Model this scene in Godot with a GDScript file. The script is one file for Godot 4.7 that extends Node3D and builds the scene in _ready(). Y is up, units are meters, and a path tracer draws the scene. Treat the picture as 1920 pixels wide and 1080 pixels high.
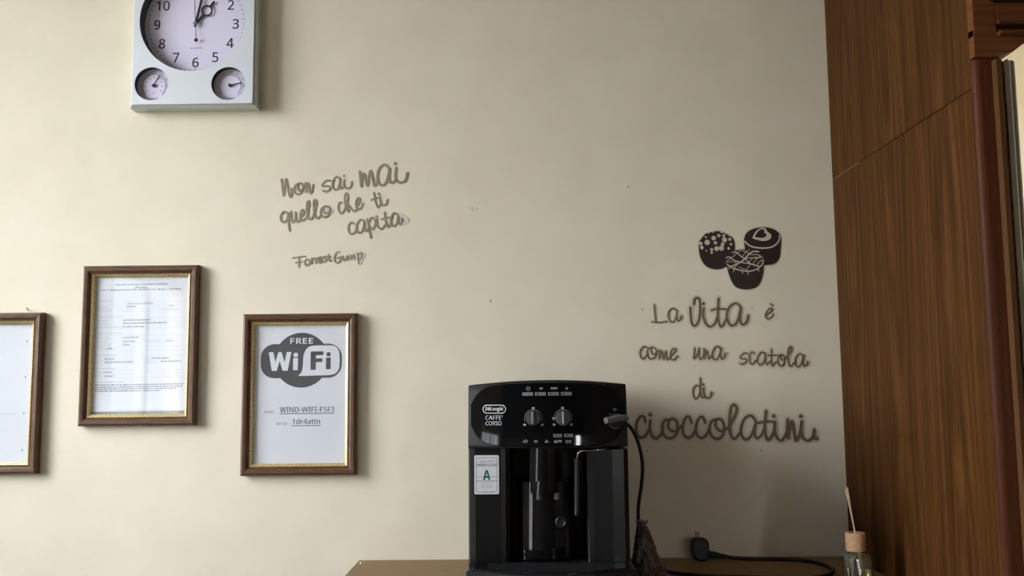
extends Node3D
# A corner of an office wall: clock, three framed papers, wall lettering, coffee machine on a table, wood panelling on the right.
# Metres; the back wall is z = 0, the floor y = 0, the table top y = TABLE.

const TABLE := 0.95
const PANEL_X := 0.695      # face of the wood panelling
var used = {}
var font_sans: Font
var font_bold: Font
var font_medium: Font
var rng := RandomNumberGenerator.new()

# wall lettering: stroke width and centre lines in millimetres on the wall (x, y pairs)
var words = {
	"non": {"width": 3.96, "dots": [], "strokes": [
		[-526.1, 1777.0, -523.6, 1759.1, -520.3, 1740.0, -519.1, 1754.6, -516.9, 1774.2, -515.9, 1777.4, -512.5, 1761.7, -508.4, 1743.8, -504.7, 1737.0, -503.1, 1743.7, -502.9, 1756.2],
		[-479.3, 1765.8, -486.4, 1767.6, -494.2, 1763.2, -497.6, 1754.4, -494.0, 1745.4, -486.9, 1743.2, -480.3, 1748.8, -478.0, 1757.7, -480.6, 1766.3, -486.4, 1767.6, -490.4, 1763.2, -489.2, 1754.3, -484.9, 1751.5, -478.3, 1755.9, -473.2, 1764.8],
		[-472.3, 1769.3, -471.7, 1757.6, -471.2, 1747.3, -469.6, 1759.4, -467.0, 1767.9, -464.3, 1757.6, -460.6, 1745.0, -457.5, 1753.9, -455.9, 1763.7]]},
	"sai": {"width": 3.62, "dots": [-387.0, 1783.8], "strokes": [
		[-416.1, 1773.4, -425.8, 1773.2, -434.5, 1765.3, -433.5, 1760.8, -423.9, 1761.0, -416.8, 1758.5, -419.9, 1751.7, -427.3, 1748.8, -433.4, 1751.0],
		[-396.3, 1778.2, -403.9, 1781.4, -410.3, 1773.9, -412.5, 1762.3, -408.0, 1754.3, -402.7, 1752.4, -397.9, 1760.4, -395.6, 1777.3, -396.3, 1763.9, -393.9, 1755.9, -389.6, 1756.7, -386.1, 1762.9],
		[-386.2, 1774.5, -387.0, 1762.9, -383.4, 1757.0, -375.5, 1755.7, -370.3, 1761.9, -369.5, 1769.9]]},
	"mai": {"width": 5.00, "dots": [-273.0, 1810.3], "strokes": [
		[-351.7, 1792.9, -350.2, 1777.7, -348.3, 1759.8, -346.3, 1777.7, -342.9, 1788.4, -339.6, 1777.6, -335.1, 1760.6, -331.7, 1779.3, -327.4, 1794.5, -323.5, 1777.4, -318.4, 1760.4, -311.5, 1771.9],
		[-285.2, 1796.7, -294.1, 1807.2, -304.6, 1804.0, -311.2, 1791.6, -312.4, 1775.5, -307.0, 1763.8, -299.1, 1762.0, -292.1, 1769.9, -287.6, 1787.7, -285.2, 1799.9, -287.3, 1778.8, -284.2, 1768.9, -278.1, 1767.1, -271.9, 1775.0],
		[-271.2, 1800.1, -272.5, 1778.6, -267.5, 1770.0, -258.7, 1766.9, -250.0, 1773.0, -246.5, 1788.2]]},
	"quello": {"width": 3.96, "dots": [], "strokes": [
		[-510.5, 1701.1, -519.7, 1703.9, -525.7, 1696.0, -525.5, 1685.3, -519.3, 1680.5, -512.4, 1686.9, -509.5, 1701.1, -509.2, 1681.6, -506.4, 1662.1],
		[-504.2, 1704.2, -502.8, 1686.8, -499.2, 1680.3, -494.5, 1686.8, -494.1, 1704.1, -492.8, 1688.5, -489.5, 1681.4, -484.0, 1684.9],
		[-483.5, 1690.2, -476.6, 1697.2, -475.0, 1705.2, -478.5, 1707.9, -482.8, 1700.8, -482.6, 1688.8, -477.3, 1684.4, -470.0, 1690.0],
		[-470.0, 1690.0, -465.4, 1707.7, -463.8, 1721.9, -466.0, 1727.3, -468.5, 1722.0, -468.5, 1704.2, -465.1, 1690.0, -459.8, 1686.9, -454.7, 1693.4, -448.8, 1714.6, -448.6, 1726.7, -451.6, 1729.8, -453.8, 1723.6, -452.7, 1704.0, -449.4, 1691.6, -443.2, 1689.7, -438.0, 1695.0],
		[-429.5, 1715.3, -436.4, 1709.2, -437.2, 1698.5, -430.1, 1691.4, -421.4, 1694.8, -416.8, 1705.4, -419.8, 1713.4, -428.6, 1715.3, -431.7, 1712.3, -431.6, 1703.8, -424.9, 1699.8, -417.1, 1704.5]]},
	"che": {"width": 3.62, "dots": [], "strokes": [
		[-390.1, 1722.5, -395.0, 1723.8, -398.5, 1717.7, -398.4, 1708.8, -395.5, 1702.0, -390.8, 1699.8, -383.9, 1710.4, -378.8, 1728.1, -378.3, 1738.8, -381.5, 1744.2, -384.6, 1737.1, -383.0, 1717.5, -376.8, 1702.9, -376.3, 1708.5, -378.7, 1719.6, -370.7, 1710.2, -362.8, 1703.6, -357.6, 1710.1],
		[-358.5, 1715.4, -352.4, 1724.3, -351.6, 1731.4, -356.0, 1732.7, -359.4, 1724.3, -359.3, 1713.7, -354.9, 1707.9, -347.9, 1711.8, -344.8, 1720.6]]},
	"ti": {"width": 3.62, "dots": [-309.6, 1742.5], "strokes": [
		[-320.1, 1744.4, -317.2, 1727.4, -313.8, 1716.7, -309.4, 1712.1, -303.8, 1722.8],
		[-325.6, 1728.4, -316.5, 1731.9, -306.9, 1734.4],
		[-306.9, 1733.0, -305.6, 1722.9, -300.6, 1716.6, -293.6, 1718.3, -289.8, 1728.9]]},
	"capita": {"width": 3.79, "dots": [-314.2, 1691.0], "strokes": [
		[-364.3, 1676.1, -370.4, 1678.3, -375.6, 1671.3, -375.5, 1660.7, -370.2, 1652.7, -363.2, 1655.3, -357.2, 1664.0],
		[-341.6, 1681.6, -349.5, 1684.3, -357.3, 1674.7, -358.1, 1662.3, -352.8, 1655.2, -345.8, 1658.6, -342.4, 1671.0, -341.1, 1681.6, -341.1, 1665.6, -337.9, 1659.1, -332.7, 1663.8],
		[-334.1, 1685.9, -331.0, 1665.5, -326.5, 1644.3],
		[-331.9, 1677.9, -325.0, 1688.5, -318.0, 1684.8, -317.0, 1672.4, -323.1, 1662.8, -328.4, 1667.3],
		[-323.1, 1662.8, -317.9, 1668.0, -313.6, 1675.9],
		[-313.6, 1684.8, -312.7, 1672.4, -307.4, 1665.3, -301.3, 1664.0, -295.5, 1672.2],
		[-296.2, 1699.7, -293.5, 1679.3, -288.2, 1666.8, -282.1, 1675.6],
		[-302.2, 1685.2, -293.5, 1687.8, -284.8, 1688.9],
		[-266.9, 1694.6, -275.2, 1698.6, -281.3, 1689.8, -282.1, 1675.6, -275.9, 1669.4, -269.0, 1675.5, -266.0, 1691.4, -264.6, 1679.0, -262.0, 1673.3, -257.6, 1678.9, -258.5, 1686.9]]},
	"signature_first": {"width": 2.72, "dots": [], "strokes": [
		[-498.8, 1600.3, -484.6, 1602.7, -470.8, 1604.3],
		[-484.0, 1601.9, -484.6, 1590.6, -484.2, 1580.5],
		[-491.1, 1590.1, -475.6, 1592.5],
		[-471.9, 1591.7, -469.3, 1584.1, -461.8, 1586.5, -461.1, 1594.1, -467.7, 1598.0, -471.9, 1591.7],
		[-456.9, 1599.9, -456.5, 1587.3],
		[-456.6, 1594.1, -452.7, 1599.8, -448.2, 1599.0],
		[-448.2, 1599.8, -446.5, 1588.4],
		[-446.6, 1594.7, -443.7, 1600.2, -440.1, 1598.9],
		[-441.8, 1592.6, -434.4, 1597.1, -436.9, 1602.7, -441.9, 1597.7, -439.5, 1590.1, -432.6, 1592.5],
		[-424.4, 1603.8, -430.7, 1601.4, -424.1, 1596.2, -429.3, 1590.7],
		[-419.4, 1607.6, -418.0, 1593.7, -414.0, 1594.9],
		[-423.1, 1601.3, -415.1, 1603.0]]},
	"signature_second": {"width": 2.97, "dots": [], "strokes": [
		[-394.4, 1613.1, -401.9, 1611.2, -406.8, 1599.8, -403.0, 1589.7, -395.5, 1590.9, -392.6, 1601.0, -400.1, 1598.8],
		[-388.6, 1603.4, -386.0, 1594.6, -381.0, 1595.8, -378.1, 1604.6, -376.5, 1595.0],
		[-371.7, 1595.7, -371.1, 1605.8, -367.5, 1596.9, -364.1, 1607.0, -360.5, 1596.3],
		[-355.6, 1609.9, -352.4, 1586.7],
		[-354.3, 1606.4, -346.1, 1609.8, -347.0, 1599.2, -353.0, 1597.3]]},
	"la": {"width": 3.29, "dots": [], "strokes": [
		[294.5, 1489.2, 295.5, 1469.7, 297.0, 1452.2],
		[288.7, 1451.9, 306.1, 1450.5, 321.6, 1452.9],
		[344.1, 1476.0, 335.0, 1481.0, 326.7, 1475.2, 323.9, 1463.6, 328.4, 1453.4, 335.2, 1451.8, 341.2, 1461.5, 344.5, 1476.6, 342.6, 1461.5, 345.8, 1453.3, 350.8, 1457.1, 352.9, 1464.3]]},
	"vita": {"width": 5.23, "dots": [401.6, 1491.0], "strokes": [
		[380.8, 1490.3, 383.0, 1501.0, 388.9, 1503.4, 393.6, 1497.0, 393.9, 1476.5, 390.4, 1455.2, 382.3, 1442.6, 375.7, 1447.5, 373.2, 1463.1, 372.8, 1482.5],
		[401.8, 1480.3, 400.3, 1462.8, 405.6, 1447.2, 415.1, 1440.4, 425.0, 1447.1, 430.8, 1460.6],
		[434.8, 1501.4, 432.5, 1470.3, 433.8, 1450.8, 438.3, 1440.1, 446.3, 1448.8, 451.5, 1460.4],
		[419.1, 1475.9, 429.9, 1479.1, 441.5, 1478.7, 452.1, 1477.5],
		[483.7, 1479.5, 477.6, 1488.3, 469.0, 1490.3, 457.1, 1481.7, 451.7, 1466.2, 454.1, 1450.6, 462.5, 1441.8, 473.4, 1450.5, 479.9, 1469.8, 482.6, 1481.5, 480.0, 1462.0, 482.0, 1447.5, 487.7, 1444.5, 494.7, 1451.2, 498.1, 1463.8]]},
	"e_accent": {"width": 2.91, "dots": [], "strokes": [
		[538.2, 1465.7, 547.7, 1471.5, 551.2, 1477.3, 546.4, 1478.9, 540.0, 1472.7, 535.8, 1463.4, 540.3, 1456.6, 549.2, 1460.4, 552.7, 1466.8],
		[547.9, 1489.0, 551.7, 1485.4]]},
	"come": {"width": 3.49, "dots": [], "strokes": [
		[277.7, 1395.9, 268.6, 1397.9, 261.4, 1387.7, 262.7, 1376.1, 268.4, 1372.2, 277.3, 1381.8],
		[284.8, 1396.2, 278.5, 1392.4, 276.4, 1382.7, 281.9, 1372.1, 291.6, 1374.5, 297.1, 1384.5, 294.0, 1394.1, 286.4, 1396.5, 285.2, 1386.5, 290.8, 1381.6, 299.7, 1388.3],
		[302.6, 1390.6, 302.4, 1381.5, 302.1, 1371.9, 304.9, 1381.5, 308.0, 1388.6, 310.1, 1380.5, 311.8, 1370.8, 314.5, 1381.4, 317.4, 1388.1, 318.3, 1379.5, 319.8, 1369.4, 326.8, 1376.5],
		[326.8, 1376.5, 335.2, 1384.1, 338.4, 1391.8, 332.6, 1392.8, 327.5, 1384.2, 327.2, 1372.6, 333.9, 1369.3, 341.8, 1377.3]]},
	"una": {"width": 3.68, "dots": [], "strokes": [
		[379.9, 1393.7, 378.6, 1382.7, 377.9, 1371.2, 384.2, 1377.9, 389.5, 1394.2, 389.0, 1375.9, 392.7, 1369.7, 398.7, 1379.7, 400.2, 1394.1, 400.0, 1382.5, 399.8, 1370.6, 403.7, 1385.4, 407.2, 1385.4, 409.4, 1370.5, 415.4, 1376.6],
		[437.1, 1390.8, 429.2, 1397.7, 421.3, 1391.0, 417.0, 1379.5, 420.6, 1369.8, 428.3, 1370.3, 434.5, 1383.2, 437.2, 1394.7, 435.7, 1379.3, 438.3, 1369.6, 443.9, 1375.0, 445.4, 1381.1]]},
	"scatola": {"width": 3.29, "dots": [], "strokes": [
		[495.1, 1381.0, 486.5, 1381.7, 478.5, 1374.1, 480.3, 1370.2, 489.9, 1369.2, 491.1, 1364.3, 481.8, 1358.3, 477.1, 1360.6],
		[508.6, 1381.1, 503.0, 1384.4, 497.8, 1374.9, 498.4, 1363.3, 503.9, 1358.1, 512.0, 1367.0],
		[532.6, 1379.3, 525.1, 1384.2, 516.1, 1374.7, 515.6, 1361.2, 522.1, 1356.0, 529.2, 1364.9, 533.1, 1382.2, 532.4, 1363.0, 535.7, 1357.8, 542.7, 1364.8],
		[546.1, 1389.8, 544.7, 1366.7, 547.1, 1354.8, 555.1, 1362.8],
		[538.3, 1376.4, 561.4, 1377.1],
		[565.3, 1378.1, 559.2, 1370.4, 559.7, 1358.9, 566.3, 1353.6, 572.3, 1360.7, 572.8, 1374.1, 565.3, 1378.1, 566.8, 1366.9, 574.5, 1368.4, 580.6, 1376.0],
		[580.6, 1376.0, 588.7, 1385.5, 589.4, 1393.2, 586.2, 1394.6, 582.0, 1385.6, 581.1, 1364.4, 585.4, 1352.5, 593.5, 1360.5],
		[614.3, 1375.7, 606.7, 1379.6, 597.7, 1370.1, 597.1, 1356.6, 602.7, 1351.4, 610.8, 1362.2, 614.7, 1377.6, 613.0, 1358.4, 615.2, 1352.2, 621.2, 1356.4, 622.4, 1363.1]]},
	"di": {"width": 3.81, "dots": [395.9, 1315.4], "strokes": [
		[388.4, 1310.6, 380.7, 1313.3, 373.8, 1304.5, 374.5, 1291.2, 379.9, 1284.6, 386.8, 1293.3, 389.5, 1311.0, 390.1, 1328.7],
		[389.5, 1311.0, 388.5, 1298.8, 391.1, 1288.9, 395.9, 1287.1],
		[396.5, 1307.6, 396.2, 1295.5, 402.1, 1286.6, 409.9, 1288.7, 413.1, 1298.6]]},
	"cioccolatini": {"width": 6.27, "dots": [279.6, 1251.3, 545.7, 1246.1, 603.8, 1245.1, 634.7, 1197.8], "strokes": [
		[268.9, 1236.7, 265.8, 1247.7, 256.9, 1245.6, 250.0, 1232.9, 249.5, 1215.4, 255.9, 1203.3, 267.0, 1205.4, 276.2, 1219.5],
		[280.0, 1239.2, 278.4, 1219.5, 283.6, 1205.2, 292.3, 1200.8, 302.5, 1210.5, 307.3, 1225.8],
		[322.1, 1240.6, 311.0, 1239.0, 305.1, 1225.8, 308.0, 1208.3, 319.9, 1200.5, 333.4, 1207.0, 338.2, 1221.2, 336.4, 1236.5, 327.7, 1242.1, 319.8, 1237.8, 318.3, 1223.5, 327.0, 1215.8, 338.1, 1217.9, 348.3, 1228.7],
		[368.4, 1234.1, 363.2, 1246.2, 355.4, 1243.0, 349.4, 1227.6, 350.0, 1210.1, 359.7, 1201.3, 371.0, 1207.7, 377.6, 1221.9],
		[397.8, 1233.8, 392.0, 1245.9, 384.1, 1241.6, 378.2, 1227.4, 378.7, 1209.9, 387.3, 1201.0, 399.7, 1207.5, 406.3, 1221.7],
		[422.8, 1240.2, 411.6, 1235.9, 406.7, 1220.6, 410.6, 1205.2, 423.7, 1198.5, 435.0, 1207.2, 438.2, 1224.7, 433.8, 1237.9, 423.9, 1240.1, 419.7, 1227.0, 428.7, 1216.0, 439.8, 1218.1, 448.8, 1224.6],
		[448.8, 1223.5, 460.5, 1244.2, 466.7, 1261.7, 461.4, 1271.3, 454.6, 1265.8, 450.6, 1244.3, 449.8, 1220.2, 453.6, 1202.6, 461.2, 1199.3, 472.2, 1211.2],
		[507.7, 1232.8, 500.4, 1245.0, 491.6, 1247.2, 480.2, 1237.4, 474.0, 1217.8, 476.8, 1202.4, 486.5, 1196.9, 498.0, 1208.8, 506.0, 1230.6, 502.7, 1210.9, 507.6, 1199.5, 516.6, 1204.3, 523.2, 1217.3],
		[529.1, 1256.8, 525.1, 1226.1, 526.5, 1204.2, 531.7, 1195.4, 540.9, 1206.2, 546.3, 1219.3],
		[513.2, 1232.3, 531.0, 1234.8, 547.5, 1233.3],
		[547.4, 1232.0, 545.7, 1214.9, 551.7, 1199.1, 560.3, 1194.0, 568.4, 1203.8, 574.5, 1219.1],
		[575.3, 1238.8, 573.3, 1216.9, 574.2, 1198.9, 578.8, 1216.8, 584.0, 1235.4, 587.5, 1212.4, 591.1, 1193.8, 598.3, 1205.7, 602.8, 1218.8],
		[604.9, 1234.1, 602.7, 1216.6, 606.8, 1199.1, 617.6, 1193.5, 627.8, 1201.1, 631.1, 1216.4]]},
}

# ------------------------------------------------------------------ helpers
func numbered(called: String) -> String:
	if not used.has(called):
		used[called] = 0
		return called
	used[called] += 1
	return "%s_%03d" % [called, used[called]]

func tag(o: Node, label: String, category: String, group := "") -> Node:
	o.set_meta("label", label)
	o.set_meta("category", category)
	if group != "":
		o.set_meta("group", group)
	return o

func thing(called: String, label: String, category: String, at := Vector3.ZERO, group := "") -> Node3D:
	var o := Node3D.new()
	o.name = numbered(called)
	add_child(o)
	o.position = at
	tag(o, label, category, group)
	return o

func struct(called: String, at := Vector3.ZERO) -> Node3D:
	var o := Node3D.new()
	o.name = called
	add_child(o)
	o.position = at
	o.set_meta("kind", "structure")
	return o

func part(called: String, mesh: Mesh, m: Material, parent: Node, at := Vector3.ZERO, label := "") -> MeshInstance3D:
	var o := MeshInstance3D.new()
	o.name = called
	o.mesh = mesh
	o.material_override = m
	o.cast_shadow = GeometryInstance3D.SHADOW_CASTING_SETTING_ON
	parent.add_child(o, true)
	o.position = at
	if label != "":
		o.set_meta("label", label)
	return o

func mat(c: Color, rough := 0.6, metal := 0.0) -> StandardMaterial3D:
	var m := StandardMaterial3D.new()
	m.albedo_color = c
	m.roughness = rough
	m.metallic = metal
	m.metallic_specular = 0.5
	return m

func c8(r: float, g: float, b: float, a := 1.0) -> Color:
	return Color(r / 255.0, g / 255.0, b / 255.0, a)

func new_st() -> SurfaceTool:
	var st := SurfaceTool.new()
	st.begin(Mesh.PRIMITIVE_TRIANGLES)
	st.set_smooth_group(-1)
	return st

func done(st: SurfaceTool) -> ArrayMesh:
	st.generate_normals()
	return st.commit()

func tri(st: SurfaceTool, a: Vector3, b: Vector3, c: Vector3) -> void:
	# a, b, c counter-clockwise seen from outside; Godot fronts run clockwise
	st.add_vertex(a)
	st.add_vertex(c)
	st.add_vertex(b)

func quad(st: SurfaceTool, a: Vector3, b: Vector3, c: Vector3, d: Vector3) -> void:
	tri(st, a, b, c)
	tri(st, a, c, d)

func add_box(st: SurfaceTool, lo: Vector3, hi: Vector3, b := 0.0) -> void:
	# box with chamfered edges
	b = minf(b, 0.45 * minf(hi.x - lo.x, minf(hi.y - lo.y, hi.z - lo.z)))
	var c := (lo + hi) * 0.5
	var h := (hi - lo) * 0.5
	if b <= 0.0:
		for ax in 3:
			for s in [-1.0, 1.0]:
				var u := (ax + 1) % 3
				var v := (ax + 2) % 3
				var q := []
				for k in [[-1, -1], [1, -1], [1, 1], [-1, 1]]:
					var p := Vector3.ZERO
					p[ax] = s * h[ax]
					p[u] = k[0] * h[u]
					p[v] = k[1] * h[v]
					q.append(c + p)
				if s > 0:
					quad(st, q[0], q[1], q[2], q[3])
				else:
					quad(st, q[3], q[2], q[1], q[0])
		return
	var vert := func(sx: float, sy: float, sz: float, ax: int) -> Vector3:
		var s := Vector3(sx, sy, sz)
		var p := Vector3(sx * (h.x - b), sy * (h.y - b), sz * (h.z - b))
		p[ax] = s[ax] * h[ax]
		return c + p
	for ax in 3:
		var u := (ax + 1) % 3
		var v := (ax + 2) % 3
		for s in [-1.0, 1.0]:
			var q := []
			for k in [[-1.0, -1.0], [1.0, -1.0], [1.0, 1.0], [-1.0, 1.0]]:
				var sg := Vector3.ZERO
				sg[ax] = s
				sg[u] = k[0]
				sg[v] = k[1]
				q.append(vert.call(sg.x, sg.y, sg.z, ax))
			if s > 0:
				quad(st, q[0], q[1], q[2], q[3])
			else:
				quad(st, q[3], q[2], q[1], q[0])
		# edges running along ax
		for su in [-1.0, 1.0]:
			for sv in [-1.0, 1.0]:
				var e := []
				for k in [[-1.0, u], [1.0, u], [1.0, v], [-1.0, v]]:
					var sg := Vector3.ZERO
					sg[ax] = k[0]
					sg[u] = su
					sg[v] = sv
					e.append(vert.call(sg.x, sg.y, sg.z, k[1]))
				if su * sv < 0:
					quad(st, e[0], e[1], e[2], e[3])
				else:
					quad(st, e[3], e[2], e[1], e[0])
	for sx in [-1.0, 1.0]:
		for sy in [-1.0, 1.0]:
			for sz in [-1.0, 1.0]:
				var a: Vector3 = vert.call(sx, sy, sz, 0)
				var d: Vector3 = vert.call(sx, sy, sz, 1)
				var e: Vector3 = vert.call(sx, sy, sz, 2)
				if sx * sy * sz > 0:
					tri(st, a, d, e)
				else:
					tri(st, a, e, d)

func box(lo: Vector3, hi: Vector3, b := 0.0) -> ArrayMesh:
	var st := new_st()
	add_box(st, lo, hi, b)
	return done(st)

func add_prism(st: SurfaceTool, poly: PackedVector2Array, z0: float, z1: float, b := 0.0) -> void:
	# polygon in x, y pushed from z0 to z1, front edge chamfered by b
	if Geometry2D.is_polygon_clockwise(poly):
		poly = poly.duplicate()
		poly.reverse()
	var n := poly.size()
	var front := poly
	if b > 0.0:
		front = PackedVector2Array()
		for i in n:
			var p := poly[i]
			var d0 := (p - poly[(i + n - 1) % n]).normalized()
			var d1 := (poly[(i + 1) % n] - p).normalized()
			var inw := (Vector2(-d0.y, d0.x) + Vector2(-d1.y, d1.x)).normalized()
			front.append(p + inw * b / maxf(0.5, inw.dot(Vector2(-d0.y, d0.x))))
	st.set_smooth_group(-1)
	var idx := Geometry2D.triangulate_polygon(front)
	for i in range(0, idx.size(), 3):
		var a := front[idx[i]]
		var c := front[idx[i + 1]]
		var d := front[idx[i + 2]]
		if (c - a).cross(d - a) < 0:
			var t := c
			c = d
			d = t
		tri(st, Vector3(a.x, a.y, z1), Vector3(c.x, c.y, z1), Vector3(d.x, d.y, z1))
		tri(st, Vector3(a.x, a.y, z0), Vector3(d.x, d.y, z0), Vector3(c.x, c.y, z0))
	for i in n:
		var j := (i + 1) % n
		var p := poly[i]
		var q := poly[j]
		quad(st, Vector3(p.x, p.y, z0), Vector3(q.x, q.y, z0), Vector3(q.x, q.y, z1 - b), Vector3(p.x, p.y, z1 - b))
		if b > 0.0:
			quad(st, Vector3(p.x, p.y, z1 - b), Vector3(q.x, q.y, z1 - b), Vector3(front[j].x, front[j].y, z1), Vector3(front[i].x, front[i].y, z1))

func prism(poly: PackedVector2Array, z0: float, z1: float, b := 0.0) -> ArrayMesh:
	var st := new_st()
	add_prism(st, poly, z0, z1, b)
	return done(st)

func circle(c: Vector2, r: float, n := 32, ry := -1.0) -> PackedVector2Array:
	var p := PackedVector2Array()
	if ry < 0:
		ry = r
	for i in n:
		p.append(c + Vector2(cos(TAU * i / n) * r, sin(TAU * i / n) * ry))
	return p

func round_rect(c: Vector2, w: float, h: float, r: float, n := 6) -> PackedVector2Array:
	var p := PackedVector2Array()
	for k in 4:
		var o := Vector2([1, -1, -1, 1][k] * (w / 2 - r), [1, 1, -1, -1][k] * (h / 2 - r))
		for i in n + 1:
			var a := PI / 2 * (k + float(i) / n)
			p.append(c + o + Vector2(cos(a), sin(a)) * r)
	return p

func lathe(profile: Array, n := 32, smooth := true) -> ArrayMesh:
	# profile: [radius, height] from bottom to top, spun round y
	var st := new_st()
	for k in profile.size() - 1:
		if smooth:
			st.set_smooth_group(k if profile[k].size() < 3 else int(profile[k][2]))
		var a: Array = profile[k]
		var b: Array = profile[k + 1]
		for i in n:
			var t0 := TAU * i / n
			var t1 := TAU * (i + 1) / n
			var p := Vector3(cos(t0) * a[0], a[1], -sin(t0) * a[0])
			var q := Vector3(cos(t1) * a[0], a[1], -sin(t1) * a[0])
			var r := Vector3(cos(t1) * b[0], b[1], -sin(t1) * b[0])
			var s := Vector3(cos(t0) * b[0], b[1], -sin(t0) * b[0])
			if a[0] > 1e-6:
				tri(st, p, q, r)
			if b[0] > 1e-6:
				tri(st, p, r, s)
	return done(st)

func smooth_line(p: Array, steps := 6) -> Array:
	# Catmull-Rom through Vector2 or Vector3 points
	var o := []
	var n := p.size()
	for i in n - 1:
		var a = p[maxi(i - 1, 0)]
		var b = p[i]
		var c = p[i + 1]
		var d = p[mini(i + 2, n - 1)]
		for k in steps:
			var t := float(k) / steps
			o.append(0.5 * ((2 * b) + (c - a) * t + (2 * a - 5 * b + 4 * c - d) * t * t + (3 * b - a - 3 * c + d) * t * t * t))
	o.append(p[n - 1])
	return o

func add_tube(st: SurfaceTool, path: Array, r: float, n := 10, r_end := -1.0) -> void:
	if r_end < 0:
		r_end = r
	var rings := []
	var side := Vector3.ZERO
	for i in path.size():
		var d: Vector3 = (path[mini(i + 1, path.size() - 1)] - path[maxi(i - 1, 0)]).normalized()
		if side == Vector3.ZERO:
			side = d.cross(Vector3.UP if absf(d.y) < 0.9 else Vector3.RIGHT).normalized()
		side = (side - d * side.dot(d)).normalized()
		var up := side.cross(d)
		var rr := lerpf(r, r_end, float(i) / (path.size() - 1))
		var ring := []
		for k in n:
			ring.append(path[i] + (side * cos(TAU * k / n) + up * sin(TAU * k / n)) * rr)
		rings.append(ring)
	st.set_smooth_group(0)
	for i in rings.size() - 1:
		for k in n:
			var l := (k + 1) % n
			quad(st, rings[i][l], rings[i][k], rings[i + 1][k], rings[i + 1][l])
	st.set_smooth_group(-1)
	for k in range(1, n - 1):
		tri(st, rings[0][0], rings[0][k], rings[0][k + 1])
		tri(st, rings[-1][0], rings[-1][k + 1], rings[-1][k])

func tube(path: Array, r: float, n := 10, r_end := -1.0) -> ArrayMesh:
	var st := new_st()
	add_tube(st, path, r, n, r_end)
	return done(st)

func add_stroke(st: SurfaceTool, pts: Array, w: float, z: float, th: float, closed_ends := true) -> void:
	# a flat ribbon of even width with round ends, lying at z; th is its thickness
	var n := pts.size()
	var L := []
	var R := []
	for i in n:
		var d: Vector2 = (pts[mini(i + 1, n - 1)] - pts[maxi(i - 1, 0)])
		d = d.normalized() if d.length() > 1e-9 else Vector2.RIGHT
		var nn := Vector2(-d.y, d.x) * w * 0.5
		var zz := z + 0.00002 * i / 6.0
		L.append(Vector3(pts[i].x + nn.x, pts[i].y + nn.y, zz))
		R.append(Vector3(pts[i].x - nn.x, pts[i].y - nn.y, zz))
	for i in n - 1:
		quad(st, R[i], R[i + 1], L[i + 1], L[i])
		if th > 0:
			var dn := Vector3(0, 0, th)
			quad(st, R[i] - dn, R[i + 1] - dn, R[i + 1], R[i])
			quad(st, L[i + 1] - dn, L[i] - dn, L[i], L[i + 1])
	if closed_ends:
		for e in 2:
			var c2: Vector2 = pts[0] if e == 0 else pts[n - 1]
			var o2: Vector2 = (pts[0] - pts[1]) if e == 0 else (pts[n - 1] - pts[n - 2])
			var a0 := o2.angle()
			var zz: float = L[0].z if e == 0 else L[n - 1].z
			for k in 8:
				var a := a0 - PI / 2 + PI * k / 8.0
				var b := a0 - PI / 2 + PI * (k + 1) / 8.0
				tri(st, Vector3(c2.x, c2.y, zz), Vector3(c2.x + cos(a) * w / 2, c2.y + sin(a) * w / 2, zz), Vector3(c2.x + cos(b) * w / 2, c2.y + sin(b) * w / 2, zz))

func pairs(a: Array, k := 1.0) -> Array:
	var o := []
	for i in range(0, a.size(), 2):
		o.append(Vector2(a[i], a[i + 1]) * k)
	return o

func packed(a: Array) -> PackedVector2Array:
	var o := PackedVector2Array()
	for p in a:
		o.append(p)
	return o

func text_mesh(s: String, f: Font, depth := 0.0002) -> TextMesh:
	var t := TextMesh.new()
	t.text = s
	t.font = f
	t.font_size = 64
	t.pixel_size = 0.001
	t.depth = depth
	t.curve_step = 2.0
	return t

# lettering fitted into a box: centre, width (0 = keep the letters' own) and height of the ink
func text(called: String, s: String, f: Font, m: Material, parent: Node, c: Vector3, w: float, h: float, label := "") -> MeshInstance3D:
	var t := text_mesh(s, f)
	var bb := t.get_aabb()
	var ky := h / bb.size.y
	var kx := ky if w <= 0 else w / bb.size.x
	var o := part(called, t, m, parent, Vector3.ZERO, label)
	o.scale = Vector3(kx, ky, 1.0)
	var mid := bb.get_center()
	o.position = c - Vector3(mid.x * kx, mid.y * ky, mid.z)
	return o

func noise(freq: float, sd: int, oct := 3) -> FastNoiseLite:
	var n := FastNoiseLite.new()
	n.seed = sd
	n.frequency = freq
	n.noise_type = FastNoiseLite.TYPE_SIMPLEX_SMOOTH
	n.fractal_octaves = oct
	return n

func ramp_tex(n: FastNoiseLite, w: int, h: int, stops: Array, tile := true) -> NoiseTexture2D:
	var t := NoiseTexture2D.new()
	t.width = w
	t.height = h
	t.seamless = tile
	t.noise = n
	var g := Gradient.new()
	g.offsets = PackedFloat32Array(stops.map(func(s): return s[0]))
	g.colors = PackedColorArray(stops.map(func(s): return s[1]))
	t.color_ramp = g
	return t

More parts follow.
